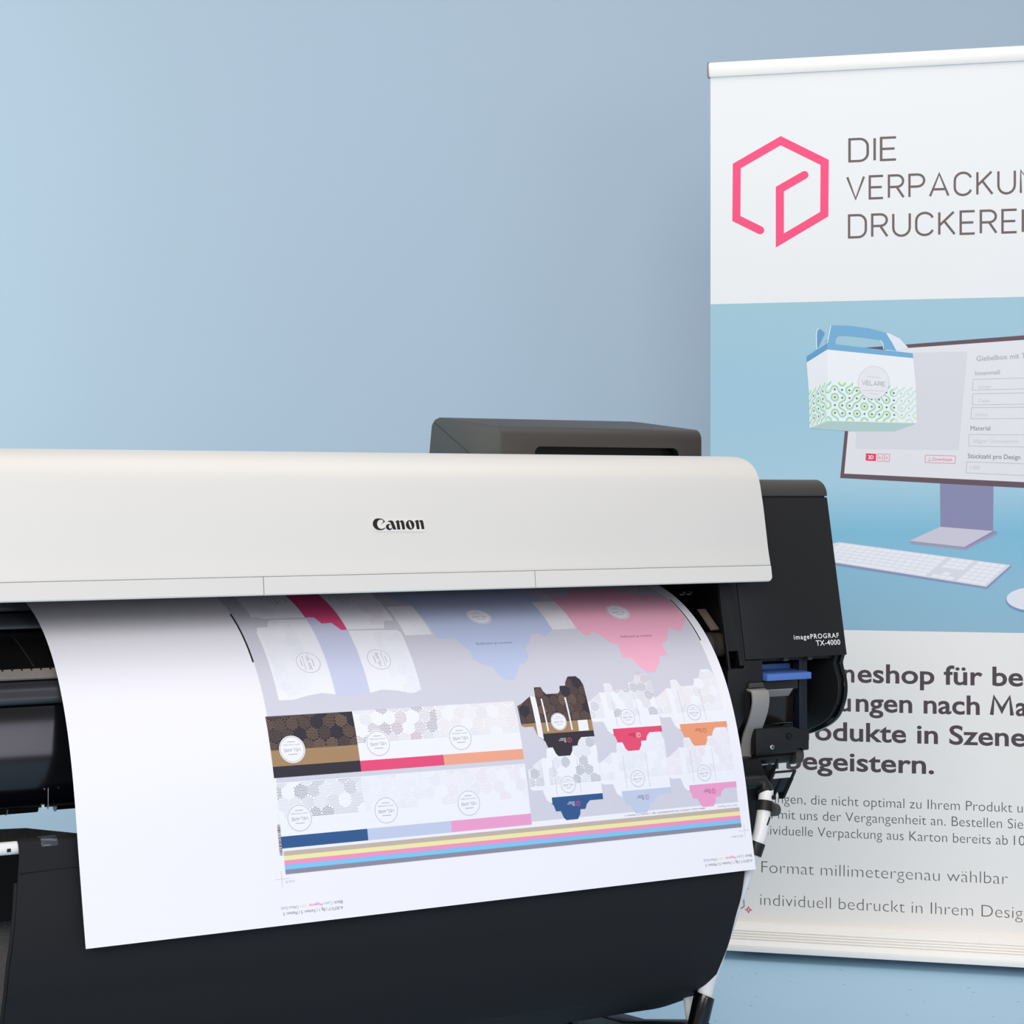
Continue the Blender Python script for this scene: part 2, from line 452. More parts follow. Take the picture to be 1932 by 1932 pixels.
A.poly([(228, 1208), (269, 1224), (468, 1217), (419, 1199), (320, 1200)], ink(178, 204, 200), 7)
def truchet(q00, q10, q11, q01, nx, nz, seed, fade):
    rnd = random.Random(seed)
    teal, lime, navy, tl2, lm2, nv2 = ink(128, 208, 208), ink(224, 232, 140), ink(72, 92, 150), ink(190, 226, 226), ink(232, 236, 196), ink(190, 200, 222)
    def B(s, t):
        s /= nx; t /= nz
        return tuple((1 - s) * (1 - t) * q00[i] + s * (1 - t) * q10[i] + s * t * q11[i] + (1 - s) * t * q01[i] for i in (0, 1))
    for i in range(nx):
        for j in range(nz):
            f = fade and i >= nx - 3
            flip = rnd.random() < .5
            for cx, cz, a in (((i, j, 0), (i + 1, j + 1, 180)) if flip else ((i + 1, j, 90), (i, j + 1, 270))):
                for r0, r1, m, L in ((.26, .42, lm2 if f else lime, 9), (.42, .55, tl2 if f else teal, 9)):
                    for k in range(4):
                        a0, a1 = radians(a + 22.5 * k), radians(a + 22.5 * (k + 1))
                        A.poly([B(cx + r0 * cos(a0), cz + r0 * sin(a0)), B(cx + r1 * cos(a0), cz + r1 * sin(a0)),
                                B(cx + r1 * cos(a1), cz + r1 * sin(a1)), B(cx + r0 * cos(a1), cz + r0 * sin(a1))], m, L)
    for i in range(nx + 1):
        for j in range(nz + 1):
            if i in (0, nx) or j in (0, nz): continue
            A.poly([B(i + .13 * cos(2 * pi * k / 8), j + .13 * sin(2 * pi * k / 8)) for k in range(8)], nv2 if fade and i >= nx - 2 else navy, 10)
A.poly([(268, 1316.5), (466, 1299.5), (468, 1217), (269, 1224)], ink(236, 240, 241), 8); A.poly([(226, 1294.5), (268, 1316.5), (269, 1224), (228, 1208)], ink(226, 233, 235), 8)
truchet((269, 1225), (468, 1218), (466, 1298), (268, 1315), 12, 5, 3, True)
truchet((228, 1210), (269, 1225), (268, 1315), (226, 1293), 4, 5, 5, False)
A.poly(circle(372, 1310, 34.5, 40, 37), ink(232, 231, 233), 11)
A.line(circle(372, 1310, 34.5, 40, 37), 0.8, grey3, 12, True)
pv, wv = mono_word('VELARE', 0.1, 0.24, 1.35)
for q in pv: A.poly([(346 + px / wv * 52, 1306 - px / wv * 5 + py * 9.5) for px, py in q], grey2, 12)
for z, w in ((1323, 30), (1292, 48), (1285, 22)): A.line([(372 - w / 2, z + 1), (372 + w / 2, z - 1.5)], 1.2, grey3, 12)
# keyboard and mouse in the printed photograph
A.poly([(255, 906), (620, 851), (674, 899), (674, 894), (622, 845), (255, 899)], ink(138, 150, 184), 2)
A.poly([(258, 940), (295, 948), (673, 899), (620, 850), (240, 908)], ink(222, 220, 226), 3)
kq = ((247, 908), (618, 853), (667, 899), (297, 946))
def KB(s, t):
    return tuple((1 - s) * (1 - t) * kq[0][i] + s * (1 - t) * kq[1][i] + s * t * kq[2][i] + (1 - s) * t * kq[3][i] for i in (0, 1))
kw = ink(238, 237, 241)
def key(s0, s1, r):
    t0, t1 = r / 6 + .012, (r + 1) / 6 - .014
    A.poly([KB(s0 + .0022, t0), KB(s1 - .0022, t0), KB(s1 - .0022, t1), KB(s0 + .0022, t1)], kw, 4)
for r in range(6):
    n = 14; sh = (0, .012, .006, .0, 0, 0)[r]
    cuts = [0.0] + [0.045 * k + sh for k in range(1, n)] + [0.645]
    if r == 0: cuts = [0, .05, .1, .16, .46, .52, .58, .645]
    for a0, a1 in zip(cuts, cuts[1:]): key(a0, a1, r)
    if r in (3, 4, 5):
        for k in range(3): key(.672 + .044 * k, .716 + .044 * k, r)
    if r == 0:
        for k in range(3): key(.672 + .044 * k, .716 + .044 * k, r)
    if r == 1: key(.716, .76, r)
    cuts = [.83, .87, .91, .955, .995]
    if r == 0: cuts = [.83, .91, .955, .995]
    for a0, a1 in zip(cuts, cuts[1:]): key(a0, a1, r)
A.poly(circle(722, 820, 60, 30, 28), ink(120, 150, 186), 3)
A.poly(circle(722, 824, 58, 30, 26), ink(230, 228, 234), 4)
# lower field: text
A.poly([(0, 57), (850, 57), (850, 748), (0, 748)], ink(239, 234, 229), 1)
for pre, px1, s, x0, x1, z in (('Onlin', 329, 'eshop für be', 336, 700, 630), ('Verpacku', 321, 'ngen nach', 332, 606, 564), ('P', 216, 'r', 222, 236, 496), ('zu', 157, 'begeistern.', 175, 506, 428)):
    A.text(pre, None, px1, z, 41, dark, 2, 0.018)
    A.text(s, x0, x1, z, 41, dark, 2, 0.018)
for q in stroke([(632, 564), (637, 605), (654, 574), (671, 605), (676, 564)], 8.5): A.poly(q, dark, 2)
A.text('aß', 684, None, 564, 41, dark, 2, 0.018)
A.text('odukte in Szene', 240, 706, 496, 41, dark, 2, 0.018)
A.text('Verpack', None, 136, 348, 22, thin, 2, -0.012)
A.text('ungen, die nicht optimal zu Ihrem Produkt u', 140, 699, 348, 22, thin, 2, -0.012)
A.text('n mit uns der Vergangenheit an. Bestellen Sie', 132, 700, 312, 22, thin, 2, -0.012)
A.text('In', None, 118, 275, 22, thin, 2, -0.012)
A.text('dividuelle Verpackung aus Karton bereits ab', 122, 667, 275, 22, thin, 2, -0.012)
A.text('100', 680, None, 275, 22, thin, 2, -0.012)
A.text('Format millimetergenau wählbar', 118, 667, 187, 27, thin, 2, -0.018)
A.text('individuell bedruckt in Ihrem Desig', 115, 699, 112, 27, thin, 2, -0.018)
A.text('n', 705, None, 112, 27, thin, 2, -0.018)
def star(cx, cz, r, w, m):
    P = []
    for k in range(8):
        rr = r if k % 2 == 0 else r * .36
        P.append((cx + rr * cos(k * pi / 4), cz + rr * sin(k * pi / 4)))
    A.line(P, w, m, 2, True)
crim = ink(200, 36, 92)
star(88, 100, 7.5, 2.4, crim); star(85, 149, 2.8, 2.2, crim)
A.line([(30, 90), (58, 93), (78, 107), (76, 139), (82, 150)], 1.8, ink(62, 58, 78), 2)
A.mb.build('banner_panel', A.mats, ban_root, BO, label='white fabric panel printed with emblem, desk photograph and German text')
# rail, base, feet and rear pole
b = MB()
rail = [(.012, 2.022), (.012, 2.048), (.006, 2.054), (-.004, 2.055), (-.010, 2.050), (-.012, 2.040), (-.009, 2.028), (-.006, 2.021)]
b.prism(rail, -.0035, BW + .0035); b.build('top_rail', M['alu'], ban_root, BO, bevel=.001)
for x0, x1 in ((-.0058, -.0036), (BW + .0036, BW + .0058)):
    b = MB(); b.prism([(.0125, 2.021), (.0125, 2.049), (.006, 2.0555), (-.0045, 2.0565), (-.0115, 2.051), (-.0135, 2.04), (-.0105, 2.027), (-.0075, 2.020)], x0, x1)
    b.build('end_cap', M['endcap'], ban_root, BO)
b = MB()
prof = [(.0, .072), (-.012, .0735), (-.030, .071), (-.046, .064)]
zz = .064; yy = -.046
for k in range(4):                                  # ribs along the front
    prof += [(yy - .0010, zz - .0016), (yy + .0016, zz - .0022), (yy + .0016, zz - .0034), (yy - .0062, zz - .0036)]
    yy -= .0062; zz -= .0048
prof += [(-.0735, .042), (-.0795, .036), (-.0810, .030), (-.0795, .022), (-.074, .0215), (.10, .0215), (.10, .05), (.07, .07), (.02, .073)]
b.prism(prof, -.02, BW + .02); base = b.build('base_housing', M['alu'], ban_root, BO, sharp=25)
for x in (.1, BW - .1):
    b = MB(); b.prism([(.02, .0), (.16, .0), (.16, .012), (.08, .0215), (.03, .0215), (.02, .012)], x - .03, x + .03)
    b.build('foot', M['black'], ban_root, BO)
b = MB(); b.tube([(BW / 2, .035, .05), (BW / 2, .018, 2.03)], .009); b.build('support_pole', M['alu'], ban_root, BO)

# ------------------------------------------------------------------ the printer
PO = (0.35, 0.36, 0.0)
prt = empty('large_format_printer', printer_frame(PO[0], PO[1]))
tag(prt, 'wide white and black large-format printer on a stand, feeding out the printed sheet', 'printer')
def part(mb, name, m, parent=None, **k):
    if parent is None:
        return mb.build(name, m, prt, PO, **k)
    o = mb.build(name, m, parent, PO, **k)          # children sit at the printer's origin too
    return o
UL, UR = -0.646, 1.349
# white top cover
front = catmull([(.1005, .943), (.107, .968), (.113, 1.0), (.1195, 1.034), (.1256, 1.06), (.1300, 1.0765), (.1362, 1.0905), (.1478, 1.1035), (.165, 1.1130), (.187, 1.1185), (.210, 1.1205), (.26, 1.1215), (.46, 1.1215)], 4)
inner = offset_curve(front, 0.004)
b = MB(); b.prism(front + inner[::-1], -.466, 1.168)
cov = part(b, 'top_cover', M['cover'], bevel=.0009, segs=2, label='white curved top cover')
for x0 in (-.466, 1.164):                            # closed ends of the cover
    b = MB(); b.prism(offset_curve(front, .003) + [(.46, .96), (.16, .945)], x0, x0 + .0036)
    part(b, 'cover_end', M['cover'], cov)
lip0 = [(.1032, .9160), (.0985, .9167), (.0972, .9185), (.1003, .9422), (.1045, .9422), (.1036, .926), (.108, .9205), (.13, .9185), (.13, .9165)]
for u0, u1 in ((-.466, .2855), (.2867, .7247), (.7259, 1.168)):
    b = MB()
    n = 8; rows = []
    us = [u0, u0 + .001] + [u0 + (u1 - u0) * k / n for k in range(1, n)]
    us += [u1 - .006 * (1 - sin(radians(90 * k / 5))) if u1 > 1.1 else u1 - .001 * (1 - k / 5) for k in range(6)]
    for u in us:
        lift = 0.0
        if u1 > 1.1 and u > u1 - .006:
            lift = .006 * (1 - math.sqrt(max(0, 1 - ((u - (u1 - .006)) / .006) ** 2)))
        rows.append([(u, d, z + lift * max(0, (.9422 - z) / .0257)) for d, z in lip0])
    k = len(lip0); V = [p for r in rows for p in r]; Fc = []
    for i in range(len(rows) - 1):
        for j in range(k):
            j2 = (j + 1) % k
            Fc.append([i * k + j, i * k + j2, (i + 1) * k + j2, (i + 1) * k + j])
    Fc += [list(range(k)), [(len(rows) - 1) * k + j for j in range(k)][::-1]]
    b.add(V, Fc); part(b, 'cover_lip', M['cover'], cov)
# raised badge with the maker's lettering (traced outlines, mm on the cover's slope)
tz = Vector((0, .0068, .0344)).normalized(); nrm = Vector((0, -tz.z, tz.y))
def on_cover(u, h, out):
    """h mm up the slope from the badge's centre line"""
    base = Vector((u, .1154, 1.0130))
    return tuple(base + tz * (h / 1000) + nrm * (out / 1000 + .0004))
kx, kz = .0898, .0818
def lg(x, y):
    return (.4620 + (x - 430) * kx / 1000, (400 - y - (x - 890) * .012) * kz)
b = MB()
plate = [lg(1365, 518), lg(1380, 505), lg(1372, 300), lg(1355, 283), lg(1000, 290), lg(690, 300)] + [lg(540 + 128 * cos(radians(a)), 390 + 128 * sin(radians(a)) * -1) for a in range(50, 276, 15)]
b.extrude(plate, lambda a, h, t: on_cover(a, h, t), -.6, .55)
bad = part(b, 'badge', M['badge'], cov, label='small light badge with black lettering')
b = MB()
def glyph(polys):
    for q in polys:
        q = [lg(x, y) for x, y in q]
        tri = tessellate_polygon([[Vector((x * 1000, h, 0)) for x, h in q]])
        b.add([on_cover(x, h, .8) for x, h in q], [list(t) for t in tri])
def rings(outer, inn):
    """band between two same-length loops"""
    n = len(outer)
    return [[outer[i], outer[(i + 1) % n], inn[(i + 1) % n], inn[i]] for i in range(n)]
C_ = [(652, 336), (640, 345), (620, 318), (590, 305), (560, 306), (530, 325), (510, 360), (508, 400), (520, 440), (545, 465), (580, 472), (615, 465), (645, 447), (652, 455), (625, 480), (590, 492), (545, 496), (500, 488), (462, 462), (437, 425), (430, 385), (440, 340), (465, 305), (500, 286), (545, 282), (590, 288), (625, 305)]
glyph([C_, [(655, 340), (632, 318), (618, 345), (580, 388)]])
glyph([[(688, 345), (720, 325), (760, 318), (790, 326), (806, 350), (845, 482), (790, 484), (762, 392), (745, 352), (720, 342)]])
ao = [(720 + 60 * cos(radians(a)), 438 + 56 * sin(radians(a))) for a in range(0, 360, 20)]
ai = [(742 + 30 * cos(radians(a)), 432 + 36 * sin(radians(a))) for a in range(0, 360, 20)]
glyph(rings(ao, ai))
for x in (0, 352):
    dy = -7 if x else 0
    glyph([[(828 + x, 345 + dy), (880 + x, 315 + dy), (905 + x, 318 + dy), (908 + x, 345 + dy), (918 + x, 482 + dy), (865 + x, 484 + dy), (855 + x, 350 + dy)],
           [(905 + x, 340 + dy), (950 + x, 314 + dy), (985 + x, 322 + dy), (996 + x, 360 + dy), (1005 + x, 480 + dy), (955 + x, 483 + dy), (940 + x, 360 + dy), (930 + x, 346 + dy)]])
oo = [(1102 + 78 * cos(radians(a)), 398 + 87 * sin(radians(a))) for a in range(0, 360, 15)]
oi = []
for a in range(0, 360, 15):
    ex, ey = 19 * cos(radians(a)), 72 * sin(radians(a)); r = radians(-14)
    oi.append((1104 + ex * cos(r) - ey * sin(r), 398 + ex * sin(r) + ey * cos(r)))
glyph(rings(oo, oi))
part(b, 'lettering', M['logo'], bad)

# main body under the cover
b = MB()
b.prism([(.40, .80), (.40, .925), (.33, .95), (.20, .955), (.16, 1.06), (.20, 1.10), (.46, 1.105), (.70, 1.06), (.74, 1.0), (.74, .70), (.62, .64), (.45, .64)], -.46, 1.10)
part(b, 'main_body', M['black2'], bevel=.004)
# ink tank cover behind the white cover
def tank_prof(d0):
    P = [(d0, 1.06), (d0, 1.152)] + [(d0 + .018 - .018 * cos(radians(a)), 1.152 + .019 * sin(radians(a))) for a in range(15, 91, 15)]
    return P + [(.55, 1.189), (.585, 1.192), (.600, 1.189), (.612, 1.180), (.622, 1.13), (.63, 1.06)]
b = MB(); b.prism(tank_prof(.36), .811, 1.214)
tank = part(b, 'ink_tank_cover', M['charcoal'], bevel=.003, segs=2, label='dark grey tank cover')
tank.data.materials.append(M['black2'])
b = MB(); b.plate(rrect(.876, 1.164, 1.03, 1.1375, .011), .35, .384, 1); cut = part(b, 'cutter', [M['charcoal'], M['black2']])
bo = tank.modifiers.new('grip', 'BOOLEAN'); bo.object = cut; bo.operation = 'DIFFERENCE'; bo.solver = 'EXACT'
bpy.context.view_layer.update()
tm = bpy.data.meshes.new_from_object(tank.evaluated_get(bpy.context.evaluated_depsgraph_get()))
tank.modifiers.clear(); tank.data = tm
bpy.data.objects.remove(cut)
tm.set_sharp_from_angle(angle=radians(35))
b = MB(); b.extrude([(.600, 1.1840), (.600, 1.1828), (.452, 1.1188), (.452, 1.1200)], lambda d, z, t: (t, d, z), .8106, .8116); part(b, 'seam_line', M['black2'], tank)
b = MB(); b.prism([(.28, 1.0), (.28, 1.088), (.30, 1.094), (.50, 1.100), (.66, 1.09), (.70, 1.0)], 1.10, 1.235)
part(b, 'rear_housing', M['charcoal'], bevel=.004)

# black right-hand unit
def slant(z): return .13 + .2 * (z - .79)
b = MB(); b.prism([(slant(.788), .788), (slant(1.0525), 1.0525), (.60, 1.0525), (.60, .788)], 1.1395, UR)
hous = part(b, 'side_housing', M['black'], bevel=.0015, label='matt black right-hand housing with white lettering')
cap = [(slant(1.0545), 1.0545)] + [(.215 - .0325 * cos(radians(a)), 1.0555 + .0275 * sin(radians(a))) for a in range(8, 91, 12)] + [(.60, 1.083), (.60, 1.0545)]
b = MB(); b.prism(cap, 1.10, UR); part(b, 'housing_lid', M['charcoal'], bevel=.0012)
b = MB(); b.prism([(slant(1.0525) + .003, 1.052), (slant(1.0525) + .003, 1.055), (.59, 1.055), (.59, 1.052)], 1.14, UR - .004); part(b, 'lid_gap', M['black2'], hous)
b = MB()
def on_panel(u, h, out):                             # lettering on the slanted front
    return (u, slant(h) - out, h)
def panel_text(s, u0, u1, base, caph, off, sp):
    V, T = text_tris(s, off, sp); a = min(p[0] for p in V); e = max(p[0] for p in V)
    b.add([on_panel(u0 + (x - a) / (e - a) * (u1 - u0), base + y / CAP * caph, .0005) for x, y in V], [list(t) for t in T])
panel_text('imagePROGRAF', 1.2415, 1.336, .8172, .0076, .012, 1.2)
panel_text('TX-4000', 1.286, 1.337, .8055, .0084, .013, 1.08)
part(b, 'lettering', M['letter'], hous, label='white product lettering')
# narrow strip panel and bracket left of it
b = MB()
b.extrude([(1.1035, .774), (1.1035, .94), (1.1383, .94), (1.1383, .779), (1.1265, .779), (1.1265, .803), (1.1075, .803), (1.1075, .774)], lambda u, z, t: (u, slant(z) + t, z), .0, .007)
part(b, 'strip_panel', M['black'], bevel=.0008)
b = MB(); b.box(1.150, 1.170, .19, .40, .62, .95); part(b, 'inner_wall', M['black2'])
b = MB(); b.plate([(1.06, .62), (1.06, .81), (1.10, .815), (1.122, .829), (1.160, .829), (1.160, .62)], .222, .30); part(b, 'bracket', M['black'], bevel=.001)
b = MB(); b.tube([(1.06, .200, .808), (1.1365, .200, .808), (1.1405, .200, .808)], [.0205, .0205, .015], 28)
rl = part(b, 'feed_roller', M['bronze'], label='brown-grey roller end')
b = MB(); b.tube([(1.112, .200, .808), (1.121, .200, .808)], .0215, 28); part(b, 'ring', M['charcoal'], rl)
b = MB(); b.add([(1.1145, .230, .866), (1.130, .230, .866), (1.137, .200, .834), (1.122, .200, .834)], [[0, 1, 2, 3]])
b.add([(1.1145, .233, .866), (1.130, .233, .866), (1.137, .203, .832), (1.122, .203, .832)], [[3, 2, 1, 0]])
part(b, 'guide_flap', M['beige'])
b = MB(); b.prism([(.34, .91), (.30, .905), (.20, .83), (.20, .80), (.36, .80)], 1.070, 1.086); part(b, 'side_guide', M['black2'])
b = MB(); b.box(1.055, 1.068, .30, .34, .878, .905); part(b, 'catch', M['navy'], bevel=.002)
for u in (1.090, 1.104):
    b = MB(); b.tube([(u, .235, .893), (u, .245, .893)], .003, 12); part(b, 'screw', M['steel'])
# cover block with lever
b = MB()
b.extrude([(1.106, .618), (1.106, .7745), (1.139, .7745), (1.139, .787), (1.1755, .787), (1.1755, .742), (1.1445, .742), (1.1445, .727), (1.144, .712), (1.138, .690), (1.127, .672), (1.115, .655), (1.109, .62)], lambda u, z, t: (u, t, z), .133, .16)
blk = part(b, 'cover_block', M['black'], bevel=.0012)
b = MB(); b.box(1.112, 1.1775, .162, .30, .618, .742); part(b, 'lever_recess', M['black2'], blk)
b = MB(); b.plate([(1.1445, .742), (1.1755, .742), (1.1735, .750), (1.1465, .750)], .128, .134); part(b, 'finger_ledge', M['charcoal'], blk, bevel=.001)
b = MB()
lev = catmull([(.140, .741), (.128, .740), (.1195, .737), (.1165, .728), (.117, .715), (.1225, .698), (.132, .680), (.141, .665), (.1465, .65), (.149, .635), (.150, .622), (.156, .618)], 4)
b.prism(lev + offset_curve(lev, -.004)[::-1], 1.1435, 1.1775)
part(b, 'release_lever', M['lever'], bevel=.0012, label='grey curved release lever')
# open bay with cartridge and blue handle
b = MB()
b.box(1.176, UR - .01, .29, .30, .652, .79); b.box(1.176, 1.262, .148, .29, .645, .652); b.box(1.173, 1.176, .16, .30, .645, .79)
part(b, 'cartridge_bay', M['black2'])
b = MB(); b.prism([(.150, .7875), (.150, .782), (.17, .782), (.17, .7875)], 1.179, 1.334); part(b, 'bay_header', M['black'])
for u0, u1 in ((1.226, 1.235), (1.276, 1.285)):
    b = MB(); b.box(u0, u1, .142, .15, .7815, .7870); part(b, 'header_tab', M['charcoal'])
b = MB()
b.prism([(.150, .750), (.150, .735), (.162, .722), (.164, .676), (.28, .676), (.28, .750)], 1.1815, 1.262)
crt = part(b, 'maintenance_cartridge', M['smoke'], bevel=.0015, label='dark removable cartridge')
b = MB(); b.prism([(.1495, .735), (.1495, .7335), (.1605, .7215), (.163, .7215)], 1.183, 1.250); part(b, 'bevel_strip', M['lever'], crt)
b = MB(); b.prism([(.128, .7515), (.128, .7625), (.175, .7660), (.175, .7515)], 1.1815, 1.2725)
part(b, 'blue_handle', M['blue'], crt, bevel=.0012, label='blue handle bar')
b = MB(); b.box(1.210, 1.272, .185, .195, .762, .7735); part(b, 'blue_latch', M['blue'], crt, bevel=.001)
b = MB(); b.box(1.264, 1.281, .150, .168, .646, .784); part(b, 'guide_rail', M['navy'], bevel=.001)
# rounded end plate
out = [(.132, .791), (.137, .781), (.139, .774), (.136, .764), (.129, .748), (.127, .731), (.130, .713), (.139, .694), (.151, .679), (.170, .666), (.198, .654), (.227, .645), (.257, .640)]
oc = catmull(out, 4) + [(.275, .642), (.30, .655), (.30, .80), (.14, .80)]
b = MB(); b.prism(oc, 1.3405, UR); ep = part(b, 'end_plate', M['gloss'], bevel=.002, label='glossy black rounded end plate')
ins = [(d + .006, z + (.004 if z < .70 else 0)) for d, z in catmull(out, 4)]
b = MB(); b.prism(ins + [(.28, .650), (.298, .66), (.298, .80), (.15, .80)], 1.3325, 1.3408); part(b, 'rim', M['black'], ep, bevel=.001)
# lower bracket plate with screws
b = MB(); b.plate([(1.1605, .630), (1.1605, .674), (1.235, .674), (1.250, .669), (1.269, .664), (1.269, .6335), (1.256, .633), (1.256, .637), (1.244, .637), (1.244, .631)], .1305, .145)
br = part(b, 'bracket_plate', M['black'], bevel=.0008)
def screw(u, z, r, m, d, name='screw'):
    b = MB(); b.tube([(u, d, z), (u, d - .003, z), (u, d - .004, z)], [r, r, r * .6], 20)
    s = part(b, name, m, br)
    b = MB(); b.tube([(u, d - .0035, z), (u, d - .0046, z)], r * .42, 6); b.build('socket', M['black2'], br, PO)
screw(1.191, .643, .0042, M['steel'], .1305); screw(1.228, .6585, .0055, M['black2'], .1305)
b = MB(); b.tube([(1.165, .155, .622), (1.268, .155, .622)], .011, 20); part(b, 'lower_shaft', M['black'])
b = MB(); b.tube([(1.246, .150, .624), (1.262, .150, .624)], .0155, 24); part(b, 'shaft_collar', M['charcoal'])

# paper guide seen left of the sheet
b = MB(); b.prism([(.365, .905), (.345, .903), (.338, .896), (.338, .890), (.40, .885), (.40, .905)], -.46, 1.06); up_ = part(b, 'upper_guide', M['guide'], bevel=.001)
b = MB(); b.prism([(.325, .8875), (.31, .8870), (.255, .8765), (.250, .8735), (.252, .8705), (.27, .870), (.40, .870), (.40, .8875)], -.46, 1.06)
pl_ = part(b, 'platen', M['guide'], bevel=.0006)
for u, d, w in ((-.063, .317, .018), (-.045, .312, .008)):
    b = MB(); b.box(u, u + w, d - .02, d, .8865, .8900); part(b, 'slot', M['black2'], pl_)
b = MB(); b.plate([(-.054, .8895), (-.026, .8895), (-.026, .9005), (-.054, .9005)], .328, .345); part(b, 'sensor_block', M['black2'], up_, bevel=.001)
b = MB(); b.prism([(.262, .867), (.235, .8640), (.205, .8530), (.175, .8380), (.152, .8240), (.152, .80), (.40, .80), (.40, .868), (.30, .869)], -.46, 1.06); part(b, 'feed_ramp', M['black2'])
rc = [(.232, .8628), (.205, .8530), (.175, .8380), (.154, .8252)]
b = MB()
V = []
for i, (d, z) in enumerate(rc):
    uo = -.033 + i * .0032
    V += [(uo, d - .0006, z + .0010), (uo + .0012, d - .0006, z + .0010), (uo + .0012, d + .004, z - .003), (uo, d + .004, z - .003)]
b.add(V, [[4 * i + j, 4 * i + (j + 1) % 4, 4 * i + 4 + (j + 1) % 4, 4 * i + 4 + j] for i in range(3) for j in range(4)] + [[0, 1, 2, 3], [15, 14, 13, 12]])
part(b, 'ramp_seam', M['lipmat'])
teeth = []
x = -.455
b = MB()
pts_top = []
while x < 1.04:
    pts_top += [(x, 0.0), (x + .0098, 0.0), (x + .0102, -.0036), (x + .0122, -.0036), (x + .0126, -.0012)]
    x += .0130
ub = [(1.04, 0.0), (1.04, -.0185), (-.455, -.0185)]
poly = pts_top + ub
b.extrude(poly, lambda u, h, t: (u, .1505 + h * .80 - t * .66, .8232 + h * .62 + t * .75), -.002, .0010)
part(b, 'ruler_strip', M['ruler'], label='grey speckled strip with notched edge')
lipc = catmull([(.142, .8085), (.130, .8066), (.1185, .8005), (.1135, .792), (.1125, .785), (.1155, .780), (.122, .7785)], 4)
b = MB(); b.prism(lipc + [(.20, .7785), (.20, .8105)], -.46, 1.06); part(b, 'guide_lip', M['lipmat'])
doorc = catmull([(.1235, .778), (.1165, .776), (.1120, .760), (.1080, .730), (.1060, .705), (.1080, .680), (.1140, .660), (.1240, .646), (.140, .638), (.160, .6365)], 5)
b = MB(); b.prism(doorc + [(.40, .6365), (.40, .778)], -.46, 1.06); dr = part(b, 'front_door', M['gloss'], label='glossy black front cover')
b = MB(); b.tube([(-.45, .150, .6395), (-.020, .150, .6395)], .009, 16); part(b, 'door_hinge', M['black2'], dr)
b = MB(); b.tube([(.005, .150, .6405), (.50, .150, .6405)], .009, 16); part(b, 'door_hinge', M['black2'], dr)
for u in (-.0625, .004):
    b = MB(); b.tube([(u, .150, .640), (u + .001, .150, .640)], .0105, 18); part(b, 'hinge_ring', M['guide'], dr)
b = MB(); b.box(-.0165, -.0153, .1105, .1125, .640, .668); part(b, 'metal_pin', M['steel'])
b = MB(); b.box(-.0195, -.0160, .128, .131, .6375, .6435); part(b, 'tab', M['tube'])
for u in (-.0215, -.002):
    b = MB(); b.tube([(u, .1125, .667), (u, .1085, .667)], .0008, 10); part(b, 'stud', M['steel'])
# stand
for u in (-.30, 1.04):
    b = MB(); b.box(u - .035, u + .035, .47, .56, .12, .64); leg = part(b, 'stand_leg', M['black'], bevel=.006)
    b = MB(); b.prism([(.02, .075), (.02, .10), (.10, .13), (.70, .13), (.78, .10), (.78, .075)], u - .04, u + .04); part(b, 'foot_beam', M['black'], leg, bevel=.005)
    for d in (.07, .73):
        b = MB(); b.tube([(u - .018, d, .037), (u + .018, d, .037)], .037, 24); part(b, 'caster', M['wheel'], leg)
        b = MB(); b.prism([(d - .03, .045), (d + .03, .045), (d + .02, .08), (d - .02, .08)], u - .024, u + .024); part(b, 'fork', M['steel'], leg)
b = MB(); b.box(-.265, 1.005, .49, .53, .30, .42); part(b, 'cross_beam', M['black'], bevel=.004)

# ------------------------------------------------------------------ media basket
KO = (0.5, 0.2, 0.0)
bask = empty('media_basket', printer_frame(KO[0], KO[1]))
tag(bask, 'black cloth catch basket on white tubes hanging below the front of the printer', 'basket')
def bpart(mb, name, m, parent=None, **k):
    return mb.build(name, m, parent or bask, KO, **k)
CL, CR = -.0735, 1.0565
cl = catmull([(.068, .594), (.0625, .608), (.055, .6125), (.0462, .609), (.0428, .601), (.041, .592), (.0375, .575), (.0305, .548), (.0225, .512), (.0205, .475), (.0245, .445), (.0305, .423), (.040, .401), (.061, .350), (.084, .312), (.105, .282), (.127, .264), (.195, .229), (.30, .19), (.40, .185), (.46, .22), (.47, .32), (.44, .42)], 5)
b = MB(); NU = 40
rows = [[(CL + (CR - CL) * i / NU - (1 - i / NU) * min(.018, max(0, .59 - z) * .13), d + .0012 * sin(i * .9 + z * 25) * min(1, max(0, (.60 - z) * 8)), z) for d, z in cl] for i in range(NU + 1)]
k = len(cl); V = [p for r in rows for p in r]
V2 = [(u, d + .0016, z + .0004) for u, d, z in V]
n0 = len(V); Fc = []
for i in range(NU):
    for j in range(k - 1):
        Fc.append([i * k + j, i * k + j + 1, (i + 1) * k + j + 1, (i + 1) * k + j])
        Fc.append([n0 + (i + 1) * k + j, n0 + (i + 1) * k + j + 1, n0 + i * k + j + 1, n0 + i * k + j])
for j in range(k - 1):
    Fc.append([j + 1, j, n0 + j, n0 + j + 1]); a = NU * k
    Fc.append([a + j, a + j + 1, n0 + a + j + 1, n0 + a + j])
for i in range(NU):
    Fc.append([i * k, (i + 1) * k, n0 + (i + 1) * k, n0 + i * k]); e2 = k - 1
    Fc.append([(i + 1) * k + e2, i * k + e2, n0 + i * k + e2, n0 + (i + 1) * k + e2])
b.add(V + V2, Fc)
clo = bpart(b, 'basket_cloth', M['cloth'], sharp=80, label='smooth black cloth front')
def cloth_at(z):
    for (d0, z0), (d1, z1) in zip(cl[8:], cl[9:]):
        if z1 <= z <= z0: return d0 + (d1 - d0) * (z0 - z) / ((z0 - z1) or 1)
    return .04
